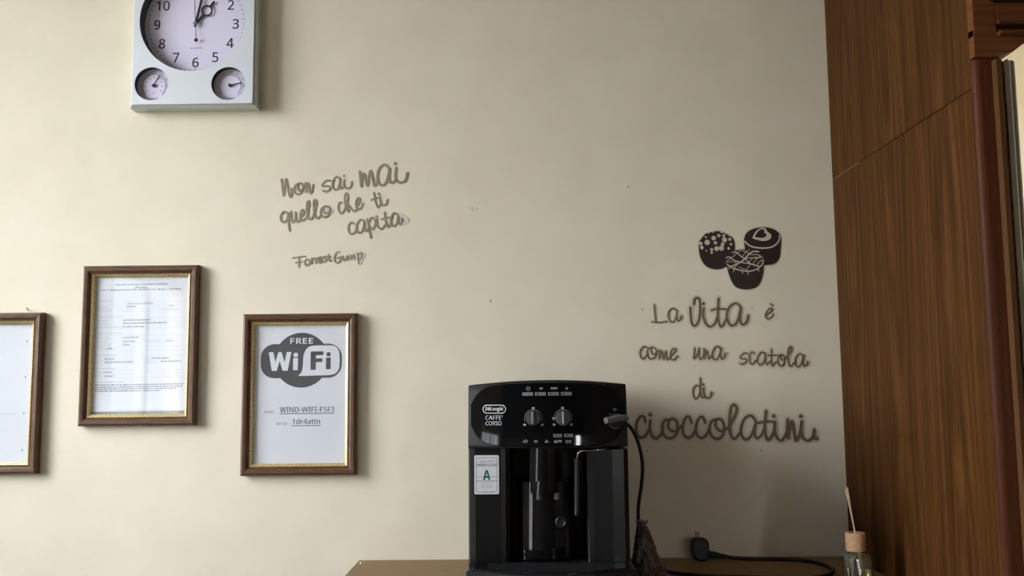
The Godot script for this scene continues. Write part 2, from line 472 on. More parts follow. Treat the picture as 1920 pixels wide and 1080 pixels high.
# veneer: long vertical grain with nested arches (u across, v along), v shrunk so that the grain is long
func veneer(w: int, h: int, wide: float, tall: float, dark: Color, mid: Color, light: Color, sd: int, leaf := 0.21) -> ImageTexture:
	var img := Image.create(w, h, false, Image.FORMAT_RGB8)
	var warp := noise(1.0, sd, 3)
	var fine := noise(1.0, sd + 5, 2)
	var pore := noise(1.0, sd + 9, 1)
	var broad := noise(1.0, sd + 13, 2)
	for y in h:
		var v := tall * y / h
		for x in w:
			var u := wide * x / w
			var leaf_i := int(u / leaf)
			var ul := u - leaf_i * leaf - leaf * 0.5
			if leaf_i % 2 == 1:
				ul = -ul
			ul += 0.018 * warp.get_noise_2d(u * 9.0, v * 0.9)
			# arches: distance from the heart, opening slowly along the leaf
			var heart := 0.010 + 0.085 * absf(fposmod(v * 0.62 + 0.37 * leaf_i, 1.6) - 0.8)
			var r := sqrt(ul * ul + heart * heart)
			var ring := 0.5 + 0.5 * sin(r * 430.0 + 4.0 * warp.get_noise_2d(u * 14.0 + 40.0, v * 1.1))
			ring = lerpf(ring, 0.5, clampf((absf(ul) - 0.06) / 0.04, 0.0, 1.0))
			var strip := 0.5 + 0.5 * fine.get_noise_2d(u * 95.0, v * 1.3)
			var tone := 0.5 + 0.5 * broad.get_noise_2d(u * 26.0 + 9.0, v * 0.7)
			var k := 0.24 * ring + 0.36 * strip + 0.40 * tone
			var po := pore.get_noise_2d(u * 700.0, v * 14.0)
			if po > 0.45:
				k -= 0.16
			k = clampf((k - 0.5) * 1.5 + 0.5, 0.0, 1.0)
			var c := dark.lerp(mid, k * 2.0) if k < 0.5 else mid.lerp(light, k * 2.0 - 1.0)
			img.set_pixel(x, y, c)
	img.generate_mipmaps()
	return ImageTexture.create_from_image(img)

# ------------------------------------------------------------------ materials
var M = {}

func make_materials() -> void:
	# painted plaster, roller-stippled
	var wall := mat(Color.WHITE, 0.82)
	wall.albedo_texture = ramp_tex(noise(0.012, 3, 4), 512, 512, [[0.0, c8(226, 217, 194)], [0.5, c8(230, 221, 198)], [1.0, c8(234, 225, 203)]])
	wall.uv1_triplanar = true
	wall.uv1_world_triplanar = true
	wall.uv1_scale = Vector3(0.9, 0.9, 0.9)
	wall.heightmap_enabled = true
	wall.heightmap_scale = 0.05
	wall.heightmap_texture = ramp_tex(noise(0.02, 11, 4), 512, 512, [[0.0, Color.BLACK], [1.0, Color.WHITE]])
	M.wall = wall
	M.ceiling = mat(c8(198, 194, 184), 0.9)
	M.facade = mat(c8(124, 127, 132), 0.9)
	M.paving = mat(c8(104, 102, 98), 0.9)
	M.dark_wall = mat(c8(72, 60, 50), 0.7)
	var fl := mat(Color.WHITE, 0.4)
	fl.albedo_texture = ramp_tex(noise(0.02, 21, 4), 512, 512, [[0.0, c8(84, 76, 66)], [1.0, c8(106, 96, 84)]])
	fl.uv1_triplanar = true
	fl.uv1_world_triplanar = true
	M.floor = fl
	var wood := mat(Color.WHITE, 0.5)
	wood.metallic_specular = 0.15
	wood.albedo_texture = veneer(512, 1536, 0.64, 3.2, c8(55, 33, 14), c8(76, 47, 21), c8(100, 66, 33), 4)
	M.veneer = wood
	M.raw_edge = mat(c8(140, 108, 70), 0.8)
	var jamb := mat(Color.WHITE, 0.45)
	jamb.metallic_specular = 0.25
	jamb.albedo_texture = veneer(128, 512, 0.2, 2.0, c8(62, 31, 16), c8(80, 41, 20), c8(98, 53, 26), 31, 0.4)
	jamb.uv1_triplanar = true
	jamb.uv1_world_triplanar = true
	jamb.uv1_scale = Vector3(5.0, 0.5, 5.0)
	M.jamb = jamb
	var lip := mat(c8(92, 62, 36), 0.5)
	lip.metallic_specular = 0.15
	M.jamb_edge = lip
	M.header = mat(Color.WHITE, 0.5)
	M.header.metallic_specular = 0.15
	M.header.albedo_texture = ramp_tex(noise(0.02, 77, 4), 256, 256, [[0.0, c8(92, 55, 33)], [0.5, c8(108, 65, 38)], [1.0, c8(122, 75, 45)]])
	M.header.uv1_triplanar = true
	M.header.uv1_world_triplanar = true
	M.header.uv1_scale = Vector3(1.2, 14.0, 6.0)
	M.grey_strip = mat(c8(132, 119, 92), 0.75)
	M.closer = mat(c8(40, 40, 46), 0.25)
	M.window_frame = mat(c8(225, 222, 214), 0.4)
	var glass := mat(Color(0.96, 0.98, 1.0, 0.04), 0.02)
	glass.metallic_specular = 0.4
	glass.transparency = BaseMaterial3D.TRANSPARENCY_ALPHA
	M.glass = glass
	# frames
	var fw := mat(Color.WHITE, 0.42)
	fw.albedo_texture = ramp_tex(noise(0.03, 41, 4), 256, 256, [[0.0, c8(60, 39, 24)], [0.5, c8(86, 57, 35)], [1.0, c8(112, 76, 47)]])
	fw.uv1_triplanar = true
	fw.uv1_scale = Vector3(22, 3, 22)
	M.frame_v = fw
	var fh := fw.duplicate()
	fh.uv1_scale = Vector3(3, 22, 22)
	M.frame_h = fh
	var gold := mat(Color.WHITE, 0.38, 0.85)
	gold.albedo_texture = ramp_tex(noise(0.05, 43, 4), 256, 256, [[0.0, c8(170, 136, 88)], [0.42, c8(228, 205, 150)], [1.0, c8(246, 232, 188)]])
	gold.uv1_triplanar = true
	gold.uv1_scale = Vector3(14, 14, 14)
	M.gold = gold
	M.paper = mat(c8(226, 229, 234), 0.85)
	M.backing = mat(c8(132, 134, 120), 0.9)
	M.ink = mat(c8(24, 27, 26), 0.8)
	M.ink_soft = mat(c8(104, 108, 118), 0.8)
	M.ink_faint = mat(c8(186, 190, 198), 0.8)
	M.paper_white = mat(c8(226, 229, 234), 0.8)
	# wall stickers
	M.vinyl = mat(c8(140, 130, 108), 0.55)
	M.vinyl_dark = mat(c8(112, 96, 70), 0.55)
	M.film = mat(c8(213, 205, 184), 0.6)
	M.film_blot = mat(c8(206, 204, 186), 0.6)
	M.choc = mat(c8(40, 30, 24), 0.6)
	M.choc_lo = mat(c8(33, 25, 21), 0.6)
	M.icing = mat(c8(205, 192, 172), 0.6)
	M.pencil = mat(c8(150, 138, 120), 0.9)
	M.dirt = mat(c8(110, 98, 80), 0.9)
	# clock
	M.silver = mat(c8(222, 227, 233), 0.45, 0.15)
	M.silver_edge = mat(c8(206, 212, 208), 0.4, 0.3)
	M.dial = mat(c8(222, 218, 240), 0.7)
	M.rim = mat(c8(66, 68, 72), 0.5)
	M.clock_ink = mat(c8(30, 27, 46), 0.6)
	M.clock_soft = mat(c8(112, 108, 126), 0.7)
	M.dial_band = mat(c8(203, 200, 216), 0.7)
	M.black = mat(c8(16, 16, 20), 0.55)
	M.chrome = mat(c8(215, 215, 212), 0.12, 1.0)
	# coffee machine
	M.shell = mat(c8(17, 18, 18), 0.36)
	M.gloss = mat(c8(11, 12, 13), 0.06)
	M.matte = mat(c8(16, 17, 18), 0.55)
	M.satin = mat(c8(13, 15, 16), 0.3)
	M.spout = mat(c8(12, 13, 14), 0.07)
	M.button = mat(c8(112, 114, 116), 0.45)
	M.knob = mat(c8(96, 98, 100), 0.4)
	M.knob_lo = mat(c8(72, 74, 76), 0.4)
	M.print = mat(c8(205, 206, 205), 0.6)
	M.print_dim = mat(c8(150, 150, 150), 0.6)
	M.sticker = mat(c8(225, 228, 230), 0.5)
	M.green = mat(c8(20, 92, 74), 0.6)
	M.sticker_ink = mat(c8(70, 74, 78), 0.7)
	M.sticker_faint = mat(c8(165, 168, 172), 0.7)
	M.rubber = mat(c8(18, 18, 18), 0.5)
	# table
	var tt := mat(Color.WHITE, 0.5)
	tt.metallic_specular = 0.2
	tt.albedo_texture = ramp_tex(noise(0.03, 61, 4), 512, 512, [[0.0, c8(126, 104, 74)], [0.5, c8(134, 111, 80)], [1.0, c8(142, 119, 87)]])
	tt.uv1_triplanar = true
	tt.uv1_world_triplanar = true
	tt.uv1_scale = Vector3(1.5, 1.5, 6)
	M.table = tt
	M.leg = mat(c8(70, 70, 72), 0.4, 0.6)
	# diffuser
	var bg := mat(Color(0.97, 0.98, 0.95, 0.03), 0.02)
	bg.refraction_enabled = true
	bg.refraction_scale = 0.05
	M.bottle = bg
	var oil := mat(Color(0.96, 0.92, 0.70, 0.03), 0.02)
	oil.refraction_enabled = true
	oil.refraction_scale = 0.04
	M.oil = oil
	var cork := mat(Color.WHITE, 0.7)
	cork.albedo_texture = ramp_tex(noise(0.03, 71, 4), 256, 256, [[0.0, c8(184, 142, 102)], [0.5, c8(206, 164, 122)], [1.0, c8(222, 184, 142)]])
	cork.uv1_triplanar = true
	cork.uv1_scale = Vector3(12, 40, 12)
	M.collar = cork
	M.reed = mat(c8(226, 200, 152), 0.7)

# ------------------------------------------------------------------ room
func add_window(called: String, parent_x: float, dir: float, a: float, c: float, y0: float, y1: float) -> void:
	# casement in a wall that faces along x; dir = -1 for a wall on the left, 1 on the right
	var w := struct(called)
	var fa := parent_x + dir * 0.07
	var fb := parent_x + dir * 0.13
	var lo := minf(fa, fb)
	var hi := maxf(fa, fb)
	var mid := (a + c) / 2
	part("sash", box(Vector3(lo, y0, a), Vector3(hi, y0 + 0.06, c), 0.005), M.window_frame, w)
	part("sash", box(Vector3(lo, y1 - 0.06, a), Vector3(hi, y1, c), 0.005), M.window_frame, w)
	part("stile", box(Vector3(lo, y0 + 0.06, a), Vector3(hi, y1 - 0.06, a + 0.05), 0.005), M.window_frame, w)
	part("stile", box(Vector3(lo, y0 + 0.06, c - 0.05), Vector3(hi, y1 - 0.06, c), 0.005), M.window_frame, w)
	part("mullion", box(Vector3(lo, y0 + 0.06, mid - 0.03), Vector3(hi, y1 - 0.06, mid + 0.03), 0.005), M.window_frame, w)
	var g := (lo + hi) / 2
	part("pane", box(Vector3(g - 0.002, y0 + 0.06, a + 0.05), Vector3(g + 0.002, y1 - 0.06, mid - 0.03)), M.glass, w)
	part("pane", box(Vector3(g - 0.002, y0 + 0.06, mid + 0.03), Vector3(g + 0.002, y1 - 0.06, c - 0.05)), M.glass, w)
	part("sill_board", box(Vector3(minf(fa, parent_x - dir * 0.05), y0 - 0.025, a - 0.03), Vector3(maxf(fa, parent_x - dir * 0.05), y0, c + 0.03), 0.004), M.window_frame, w)

func pierced_wall(called: String, xa: float, xb: float, z0: float, z1: float, h: float, holes: Array, m: Material = null) -> void:
	# holes: [z from, z to, sill, head]
	if m == null:
		m = M.wall
	var wl := struct(called)
	var z := z0
	for q in holes:
		part("pier", box(Vector3(xa, 0, z), Vector3(xb, h, q[0])), m, wl)
		part("sill_course", box(Vector3(xa, 0, q[0]), Vector3(xb, q[2], q[1])), m, wl)
		part("lintel_course", box(Vector3(xa, q[3], q[0]), Vector3(xb, h, q[1])), m, wl)
		z = q[1]
	part("pier", box(Vector3(xa, 0, z), Vector3(xb, h, z1)), m, wl)

func build_room() -> void:
	var x0 := -2.2
	var x1 := 1.95
	var z1 := 4.7
	var h := 2.85
	var t := 0.2
	var b := struct("wall_back")
	part("plaster", box(Vector3(x0 - t, 0, -t), Vector3(PANEL_X + 0.045, h, 0)), M.wall, b)
	# pencil scribble and specks on the paint
	var st := new_st()
	add_stroke(st, pairs([-0.1039, 1.7106, -0.1016, 1.7010, -0.0992, 1.7094, -0.098, 1.7034]), 0.0012, 0.0004, 0.0)
	add_stroke(st, pairs([-0.0933, 1.7093, -0.0905, 1.7063, -0.0928, 1.7035]), 0.0012, 0.0004, 0.0)
	part("pencil_mark", done(st), M.pencil, b)
	for p in [[-0.0628, 1.5017, 0.0018], [0.2436, 1.7524, 0.0018], [0.2690, 1.4797, 0.0016], [0.5158, 1.1728, 0.0017], [0.2721, 1.1749, 0.0014], [0.5075, 1.4800, 0.0014]]:
		part("speck", prism(circle(Vector2(p[0], p[1]), p[2], 8), 0.0, 0.0004), M.dirt, b)
	var fl := struct("floor")
	part("boards", box(Vector3(x0 - t, -0.1, -2.2), Vector3(3.4, 0, z1 + t)), M.floor, fl)
	var ce := struct("ceiling")
	part("plaster", box(Vector3(x0 - t, h, -2.2), Vector3(3.4, h + 0.2, z1 + t)), M.ceiling, ce)
	# wall behind the camera with a narrow window, mirrored in the right half of the machine's fascia
	var wf := struct("wall_front")
	var wx0 := 1.57
	var wx1 := 1.89
	part("panelling", box(Vector3(x0 - t, 0, z1), Vector3(wx0, h, z1 + t)), M.dark_wall, wf)
	part("panelling", box(Vector3(wx1, 0, z1), Vector3(x1 + t, h, z1 + t)), M.dark_wall, wf)
	part("panelling", box(Vector3(wx0, 0, z1), Vector3(wx1, 0.95, z1 + t)), M.dark_wall, wf)
	part("panelling", box(Vector3(wx0, 2.0, z1), Vector3(wx1, h, z1 + t)), M.dark_wall, wf)
	var w4 := struct("window_4")
	part("sash", box(Vector3(wx0, 0.95, z1 + 0.07), Vector3(wx1, 0.99, z1 + 0.13), 0.004), M.window_frame, w4)
	part("sash", box(Vector3(wx0, 1.96, z1 + 0.07), Vector3(wx1, 2.0, z1 + 0.13), 0.004), M.window_frame, w4)
	part("stile", box(Vector3(wx0, 0.99, z1 + 0.07), Vector3(wx0 + 0.04, 1.96, z1 + 0.13), 0.004), M.window_frame, w4)
	part("stile", box(Vector3(wx1 - 0.04, 0.99, z1 + 0.07), Vector3(wx1, 1.96, z1 + 0.13), 0.004), M.window_frame, w4)
	part("pane", box(Vector3(wx0 + 0.04, 0.99, z1 + 0.098), Vector3(wx1 - 0.04, 1.96, z1 + 0.102)), M.glass, w4)
	var wr := struct("wall_far_right")
	part("panelling", box(Vector3(x1, 0, 0.75), Vector3(x1 + t, h, z1)), M.dark_wall, wr)
	# left wall with a tall window and, further from the corner, a glazed balcony door
	var holes := [[0.46, 1.60, 1.22, 2.76], [3.00, 4.30, 0.10, 2.02]]
	pierced_wall("wall_left", x0 - t, x0, 0.0, z1, h, holes)
	for k in 2:
		add_window("window_%d" % (k + 1), x0, -1.0, holes[k][0], holes[k][1], holes[k][2], holes[k][3])
	# pale house front across the street, further along: what the frame glass mirrors through the second window
	var gd := struct("ground_outside")
	part("paving", box(Vector3(-40.0, -0.4, -30.0), Vector3(-2.45, -0.2, 45.0)), M.paving, gd)
	var oh := struct("wall_opposite_house")
	part("facade", box(Vector3(-12.0, -0.2, 11.0), Vector3(-10.5, 9.0, 40.0)), M.facade, oh)
	# next room, seen through the doorway
	var nb := struct("wall_next_room")
	part("plaster", box(Vector3(PANEL_X, 0, -2.2), Vector3(3.4, h, -2.0)), M.wall, nb)
	var ns := struct("wall_next_room_left")
	part("plaster", box(Vector3(PANEL_X, 0, -2.0), Vector3(PANEL_X + 0.045, h, -0.2)), M.wall, ns)
	var nf := struct("wall_next_room_front")
	part("plaster", box(Vector3(x1, 0, 0.55), Vector3(3.4, h, 0.75)), M.wall, nf)
	pierced_wall("wall_next_room_right", 3.2, 3.4, -2.0, 0.55, h, [[-1.15, -0.1, 0.85, 2.60]])
	add_window("window_3", 3.2, 1.0, -1.15, -0.1, 0.85, 2.60)

func uv_panel(lo: Vector3, hi: Vector3, y_base: float) -> ArrayMesh:
	# veneered board on the plane x = lo.x, grain upright; z across
	var st := new_st()
	add_box(st, lo, hi, 0.0012)
	var src := done(st)
	var dt := MeshDataTool.new()
	dt.create_from_surface(src, 0)
	for i in dt.get_vertex_count():
		var v := dt.get_vertex(i)
		dt.set_vertex_uv(i, Vector2(v.z / 0.64, 1.0 - (v.y - y_base) / 3.2))
	var m := ArrayMesh.new()
	dt.commit_to_surface(m)
	return m

func build_panelling() -> void:
	var w := struct("wall_right")
	var seam := 1.7625
	part("panel", uv_panel(Vector3(PANEL_X, 0.0, 0.0), Vector3(PANEL_X + 0.045, seam - 0.0003, 0.64), 0.0), M.veneer, w)
	part("panel", uv_panel(Vector3(PANEL_X, seam + 0.0003, 0.0), Vector3(PANEL_X + 0.045, 2.85, 0.64), -0.35), M.veneer, w)
	part("chipped_edge", box(Vector3(PANEL_X - 0.0004, seam - 0.0007, 0.012), Vector3(PANEL_X + 0.002, seam + 0.0004, 0.165)), M.raw_edge, w, Vector3.ZERO, "pale chipped edge of the veneer seam")
	# door casing standing against the end of the panelling
	var d := struct("trim_1")
	var top := 1.8055
	# jamb with a rounded near corner: section in x, z
	var sec := PackedVector2Array()
	for p in [[0.6955, 0.6405], [0.7225, 0.6405], [0.7225, 0.650], [0.7065, 0.650]]:
		sec.append(Vector2(p[0], p[1]))
	for i in 7:
		var a := PI / 2 * i / 6.0
		sec.append(Vector2(0.7065, 0.6410) + Vector2(-sin(a) * 0.011, cos(a) * 0.009))
	var st := new_st()
	add_prism(st, packed_xz(sec), 0.0, top)
	var jm := part("jamb", done(st), M.jamb, d)
	jm.rotation.x = -PI / 2
	part("jamb_bead", box(Vector3(0.7225, 0, 0.641), Vector3(0.7375, top, 0.657), 0.004), M.jamb_edge, d)
	part("rebate", box(Vector3(0.7375, 0, 0.60), Vector3(0.7425, top, 0.636), 0.0), M.black, d)
	part("weather_strip", box(Vector3(0.7425, 0, 0.622), Vector3(0.7525, top, 0.652), 0.004), M.grey_strip, d)
	part("weather_strip", box(Vector3(0.7525, 0, 0.618), Vector3(0.7615, top, 0.646), 0.003), M.grey_strip, d)
	# header above the doorway, with a shaped bracket in the corner and a moulded groove
	part("bracket", prism(packed([Vector2(0.6955, 1.8080), Vector2(0.7240, 1.8060), Vector2(0.7330, 1.8108), Vector2(0.7545, 1.8152), Vector2(0.7770, 1.8322), Vector2(0.7990, 1.8500), Vector2(0.6955, 1.8500)]), 0.600, 0.6550, 0.0005), M.header, d)
	part("corner_stile", box(Vector3(0.6955, 1.8400, 0.600), Vector3(0.7300, 2.85, 0.6560), 0.0010), M.header, d)
	part("header_moulding", box(Vector3(0.7302, 1.8395, 0.630), Vector3(1.9, 1.8468, 0.6640), 0.0030), M.header, d)
	part("header_recess", box(Vector3(0.7302, 1.8468, 0.600), Vector3(1.9, 1.8572, 0.6420), 0.0), M.jamb, d)
	part("header_moulding", box(Vector3(0.7302, 1.8572, 0.630), Vector3(1.9, 1.8630, 0.6620), 0.0026), M.header, d)
	part("header_board", box(Vector3(0.7302, 1.8630, 0.600), Vector3(1.9, 2.85, 0.6560), 0.0010), M.header, d)
	part("jamb", box(Vector3(1.86, 0, 0.64), Vector3(1.95, 1.84, 0.700), 0.004), M.jamb, d)
	var dc := thing("door_closer", "dark grey door closer on the wooden header at the top right corner", "door closer", Vector3(0.8700, 1.9095, 0.6565))
	part("housing", prism(round_rect(Vector2(0, 0), 0.30, 0.036, 0.010, 6), 0.0, 0.045, 0.006), M.closer, dc)
	part("cover_strip", box(Vector3(-0.13, -0.004, 0.0452), Vector3(0.13, 0.004, 0.0466), 0.0005), M.silver_edge, dc)

func packed_xz(p: PackedVector2Array) -> PackedVector2Array:
	# (x, z) section to be extruded along +z then laid upright by a -90 degree turn about x: y' = -z
	var o := PackedVector2Array()
	for q in p:
		o.append(Vector2(q.x, -q.y))
	return o

# ------------------------------------------------------------------ wall clock
func build_clock() -> void:
	var t := thing("wall_clock", "square silver wall clock with two small weather dials below the big dial", "clock", Vector3(-0.7165, 2.104, 0.0))
	var W := 0.279
	var H := 0.34
	var D := 0.04
	var c0 := Vector2(-0.004, 0.028)      # big dial centre
	var R := 0.1172
	var s1 := Vector2(-0.0905, -0.1175)
	var s2 := Vector2(0.0795, -0.1190)
	var rs := 0.0375
	# housing: front plate with three round openings, cut by CSG
	var csg := CSGCombiner3D.new()
	csg.name = "case_front"
	t.add_child(csg)
	var plate := CSGPolygon3D.new()
	plate.polygon = round_rect(Vector2.ZERO, W - 0.012, H - 0.012, 0.004, 4)
	plate.depth = 0.034
	plate.position = Vector3(0, 0, D)       # CSGPolygon3D runs towards -z
	csg.add_child(plate)
	for a in [[c0, R, 0.030], [s1, rs, 0.017], [s2, rs, 0.017]]:
		var cut := CSGPolygon3D.new()
		cut.polygon = circle(a[0], a[1], 96 if a[1] > 0.1 else 56)
		cut.depth = a[2]
		cut.position = Vector3(0, 0, D + 0.001)
		cut.operation = CSGShape3D.OPERATION_SUBTRACTION
		csg.add_child(cut)
	csg.material_override = M.silver
	# bevelled edge running round the plate
	var st := new_st()
	var o := [Vector2(-W / 2, -H / 2), Vector2(W / 2, -H / 2), Vector2(W / 2, H / 2), Vector2(-W / 2, H / 2)]
	var prof := [[0.0, 0.0], [0.0, 0.029], [0.0025, 0.0345], [0.006, 0.0375], [0.009, 0.0385]]   # inset, height
	for k in 4:
		var a: Vector2 = o[k]
		var b: Vector2 = o[(k + 1) % 4]
		var d := (b - a).normalized()
		var inn := Vector2(-d.y, d.x)
		for i in prof.size() - 1:
			var i0: float = prof[i][0]
			var i1: float = prof[i + 1][0]
			var a0 := a + d * i0 + inn * i0
			var b0 := b - d * i0 + inn * i0
			var a1 := a + d * i1 + inn * i1
			var b1 := b - d * i1 + inn * i1
			quad(st, Vector3(a0.x, a0.y, prof[i][1]), Vector3(b0.x, b0.y, prof[i][1]), Vector3(b1.x, b1.y, prof[i + 1][1]), Vector3(a1.x, a1.y, prof[i + 1][1]))
	quad(st, Vector3(-W / 2, -H / 2, 0), Vector3(-W / 2, H / 2, 0), Vector3(W / 2, H / 2, 0), Vector3(W / 2, -H / 2, 0))
	part("case_edge", done(st), M.silver_edge, t)
	# rims lining the openings
	for a in [[c0, R, 0.0112, 0.0405], [s1, rs, 0.0242, 0.0402], [s2, rs, 0.0242, 0.0402]]:
		var rim := new_st()
		rim.set_smooth_group(0)
		var n := 72
		for i in n:
			var p := Vector2(cos(TAU * i / n), sin(TAU * i / n))
			var q := Vector2(cos(TAU * (i + 1) / n), sin(TAU * (i + 1) / n))
			var ro: float = a[1] - 0.0002
			var c: Vector2 = a[0]
			quad(rim, Vector3(c.x + q.x * ro, c.y + q.y * ro, a[2]), Vector3(c.x + p.x * ro, c.y + p.y * ro, a[2]), Vector3(c.x + p.x * ro, c.y + p.y * ro, a[3] - 0.001), Vector3(c.x + q.x * ro, c.y + q.y * ro, a[3] - 0.001))
		part("rim", done(rim), M.rim, t)
	# big dial
	var zf := 0.0125
	var dial := part("dial", prism(circle(c0, R - 0.0006, 72), 0.011, zf), M.dial, t)
	for i in 12:
		var n := i + 1
		var a := PI / 2 - TAU * n / 12.0
		text("numeral", str(n), font_medium, M.clock_ink, dial, Vector3(c0.x + cos(a) * 0.0885, c0.y + sin(a) * 0.0885, zf + 0.0002), 0.0, 0.0225)
	for i in 60:
		var a := TAU * i / 60.0
		var p := c0 + Vector2(cos(a), sin(a)) * 0.1075
		var d := Vector2(cos(a), sin(a))
		var q := new_st()
		if i % 5 == 0:
			var loop := []
			for k in 13:
				loop.append(p + Vector2(cos(TAU * k / 12.0), sin(TAU * k / 12.0)) * 0.0025)
			add_stroke(q, loop, 0.0008, zf + 0.0003, 0.0)
		else:
			add_stroke(q, [p - d * 0.0024, p + d * 0.0024], 0.0014, zf + 0.0003, 0.0)
		part("minute_mark", done(q), M.clock_soft, dial)
	text("lettering", "QUARTZ", font_sans, M.clock_soft, dial, Vector3(c0.x, c0.y - 0.0555, zf + 0.0002), 0.0255, 0.0044)
	# hands: it is one o'clock, the minute hand just past twelve
	var hz := zf + 0.004
	var am := PI / 2 - deg_to_rad(12.0)
	var ah := PI / 2 - deg_to_rad(38.0)
	var dm := Vector2(cos(am), sin(am))
	var dh := Vector2(cos(ah), sin(ah))
	st = new_st()
	add_stroke(st, [c0 - dm * 0.006, c0 + dm * 0.03, c0 + dm * 0.088], 0.0052, hz + 0.0014, 0.0012)
	part("minute_hand", done(st), M.black, t)
	st = new_st()
	add_stroke(st, [c0, c0 + dh * 0.027], 0.0050, hz, 0.0012)
	var ring := []
	for k in 25:
		ring.append(c0 + dh * 0.0385 + Vector2(cos(TAU * k / 24.0), sin(TAU * k / 24.0)) * 0.0115)
	add_stroke(st, ring, 0.0034, hz, 0.0012, false)
	add_stroke(st, [c0 + dh * 0.050, c0 + dh * 0.064], 0.0050, hz, 0.0012)
	part("hour_hand", done(st), M.black, t)
	st = new_st()
	var asec := PI / 2 + deg_to_rad(3.5)
	var ds := Vector2(cos(asec), sin(asec))
	add_stroke(st, [c0 - ds * 0.040, c0 + ds * 0.092], 0.0013, hz + 0.003, 0.0006)
	add_prism(st, circle(c0 - ds * 0.039, 0.0042, 20), hz + 0.0024, hz + 0.0032)
	part("second_hand", done(st), M.black, t)
	var cap := part("hand_cap", lathe([[0.0, 0.0], [0.0048, 0.0], [0.0046, 0.0022], [0.003, 0.0036], [0.0, 0.004]], 20), M.chrome, t, Vector3(c0.x, c0.y, hz + 0.0032))
	cap.rotation.x = PI / 2
	# the two weather dials
	for k in 2:
		var c: Vector2 = s1 if k == 0 else s2
		var z := 0.0255
		var sub := part("weather_dial", prism(circle(c, rs - 0.0005, 48), 0.024, z), M.dial, t)
		st = new_st()
		var band := []
		for i in 37:
			var a := deg_to_rad(lerpf(225.0, -45.0, i / 36.0))
			band.append(c + Vector2(cos(a), sin(a)) * (0.0305 if k == 1 else 0.0315))
		add_stroke(st, band, 0.0085 if k == 1 else 0.007, z + 0.0002, 0.0)
		part("scale_band", done(st), M.dial_band, sub)
		st = new_st()
		var arc := []
		for i in 37:
			var a := deg_to_rad(lerpf(225.0, -45.0, i / 36.0))
			arc.append(c + Vector2(cos(a), sin(a)) * (0.0245 if k == 1 else 0.0262))
		add_stroke(st, arc, 0.0014, z + 0.0006, 0.0)
		part("scale_arc", done(st), M.clock_soft, sub)
		var marks := ["10", "20", "30", "40", "50", "60", "70", "80", "90"] if k == 1 else ["30", "20", "10", "0", "10", "20", "30", "40", "50"]
		for i in 9:
			var a := deg_to_rad(lerpf(215.0, -35.0, i / 8.0))
			text("scale_figure", marks[i], font_sans, M.clock_soft, sub, Vector3(c.x + cos(a) * 0.0305, c.y + sin(a) * 0.0305, z + 0.0010), 0.0, 0.0034)
			if k == 0:
				st = new_st()
				add_stroke(st, [c + Vector2(cos(a), sin(a)) * 0.0175, c + Vector2(cos(a), sin(a)) * 0.0205], 0.0016, z + 0.0004, 0.0)
				part("scale_tick", done(st), M.clock_soft, sub)
		if k == 0:
			text("lettering", "°C", font_sans, M.clock_soft, sub, Vector3(c.x + 0.001, c.y - 0.016, z + 0.0004), 0.0, 0.0045)
		text("lettering", "THERMOMETER" if k == 0 else "HYGROMETER", font_sans, M.clock_soft, sub, Vector3(c.x, c.y - 0.0295, z + 0.0010), 0.02, 0.0022)
		var an := deg_to_rad(60.0) if k == 0 else deg_to_rad(12.0)
		st = new_st()
		add_stroke(st, [c, c + Vector2(cos(an), sin(an)) * 0.0255], 0.0022, z + 0.0035, 0.0006)
		add_prism(st, circle(c, 0.0036, 20), z + 0.0004, z + 0.0042)
		part("pointer", done(st), M.clock_ink, sub)

# ------------------------------------------------------------------ picture frames
func rail_mesh(len_out: float, prof: Array) -> ArrayMesh:
	# mitred rail along x, its outer edge on y = 0 and the profile [inset, height] going inwards (+y)
	var st := new_st()
	var n := prof.size()
	for i in n:
		var a: Array = prof[i]
		var b: Array = prof[(i + 1) % n]
		var p := Vector3(-len_out / 2 + a[0], a[0], a[1])
		var q := Vector3(len_out / 2 - a[0], a[0], a[1])
		var r := Vector3(len_out / 2 - b[0], b[0], b[1])
		var s := Vector3(-len_out / 2 + b[0], b[0], b[1])
		quad(st, p, q, r, s)
	return done(st)

func picture_frame(label: String, x0: float, x1: float, y0: float, y1: float, tilt := 0.0) -> Node3D:
	var t := thing("picture_frame", label, "picture frame", Vector3((x0 + x1) / 2, (y0 + y1) / 2, 0.0), "wooden frames on the wall")
	var w := x1 - x0
	var h := y1 - y0
	var D := 0.02
	t.rotation.z = tilt
	var wood := [[0.0, 0.001], [0.0, D - 0.005], [0.0018, D - 0.0015], [0.005, D], [0.011, D - 0.0006], [0.0145, D - 0.003], [0.0172, D - 0.0065], [0.0172, 0.001]]
	var slip := [[0.0174, 0.006], [0.0174, D - 0.0062], [0.0190, D - 0.0046], [0.0206, D - 0.0056], [0.0222, D - 0.0088], [0.0245, D - 0.0104], [0.0250, D - 0.0120], [0.0250, 0.006]]
	for k in 4:
		var len_k := w if k % 2 == 0 else h
		var at := [Vector3(0, -h / 2, 0), Vector3(w / 2, 0, 0), Vector3(0, h / 2, 0), Vector3(-w / 2, 0, 0)][k] as Vector3
		var m: Material = M.frame_h       # the rail's own x runs along it
		var r := part("rail", rail_mesh(len_k, wood), m, t, at)
		r.rotation.z = PI / 2 * k
		var g := part("gold_slip", rail_mesh(len_k, slip), M.gold, t, at, "gilt inner slip")
		g.rotation.z = PI / 2 * k
	part("backboard", box(Vector3(-w / 2 + 0.016, -h / 2 + 0.016, 0.0008), Vector3(w / 2 - 0.016, h / 2 - 0.016, 0.0045)), M.backing, t)
	part("glass", box(Vector3(-w / 2 + 0.018, -h / 2 + 0.018, 0.0066), Vector3(w / 2 - 0.018, h / 2 - 0.018, 0.0080)), M.glass, t)
	return t

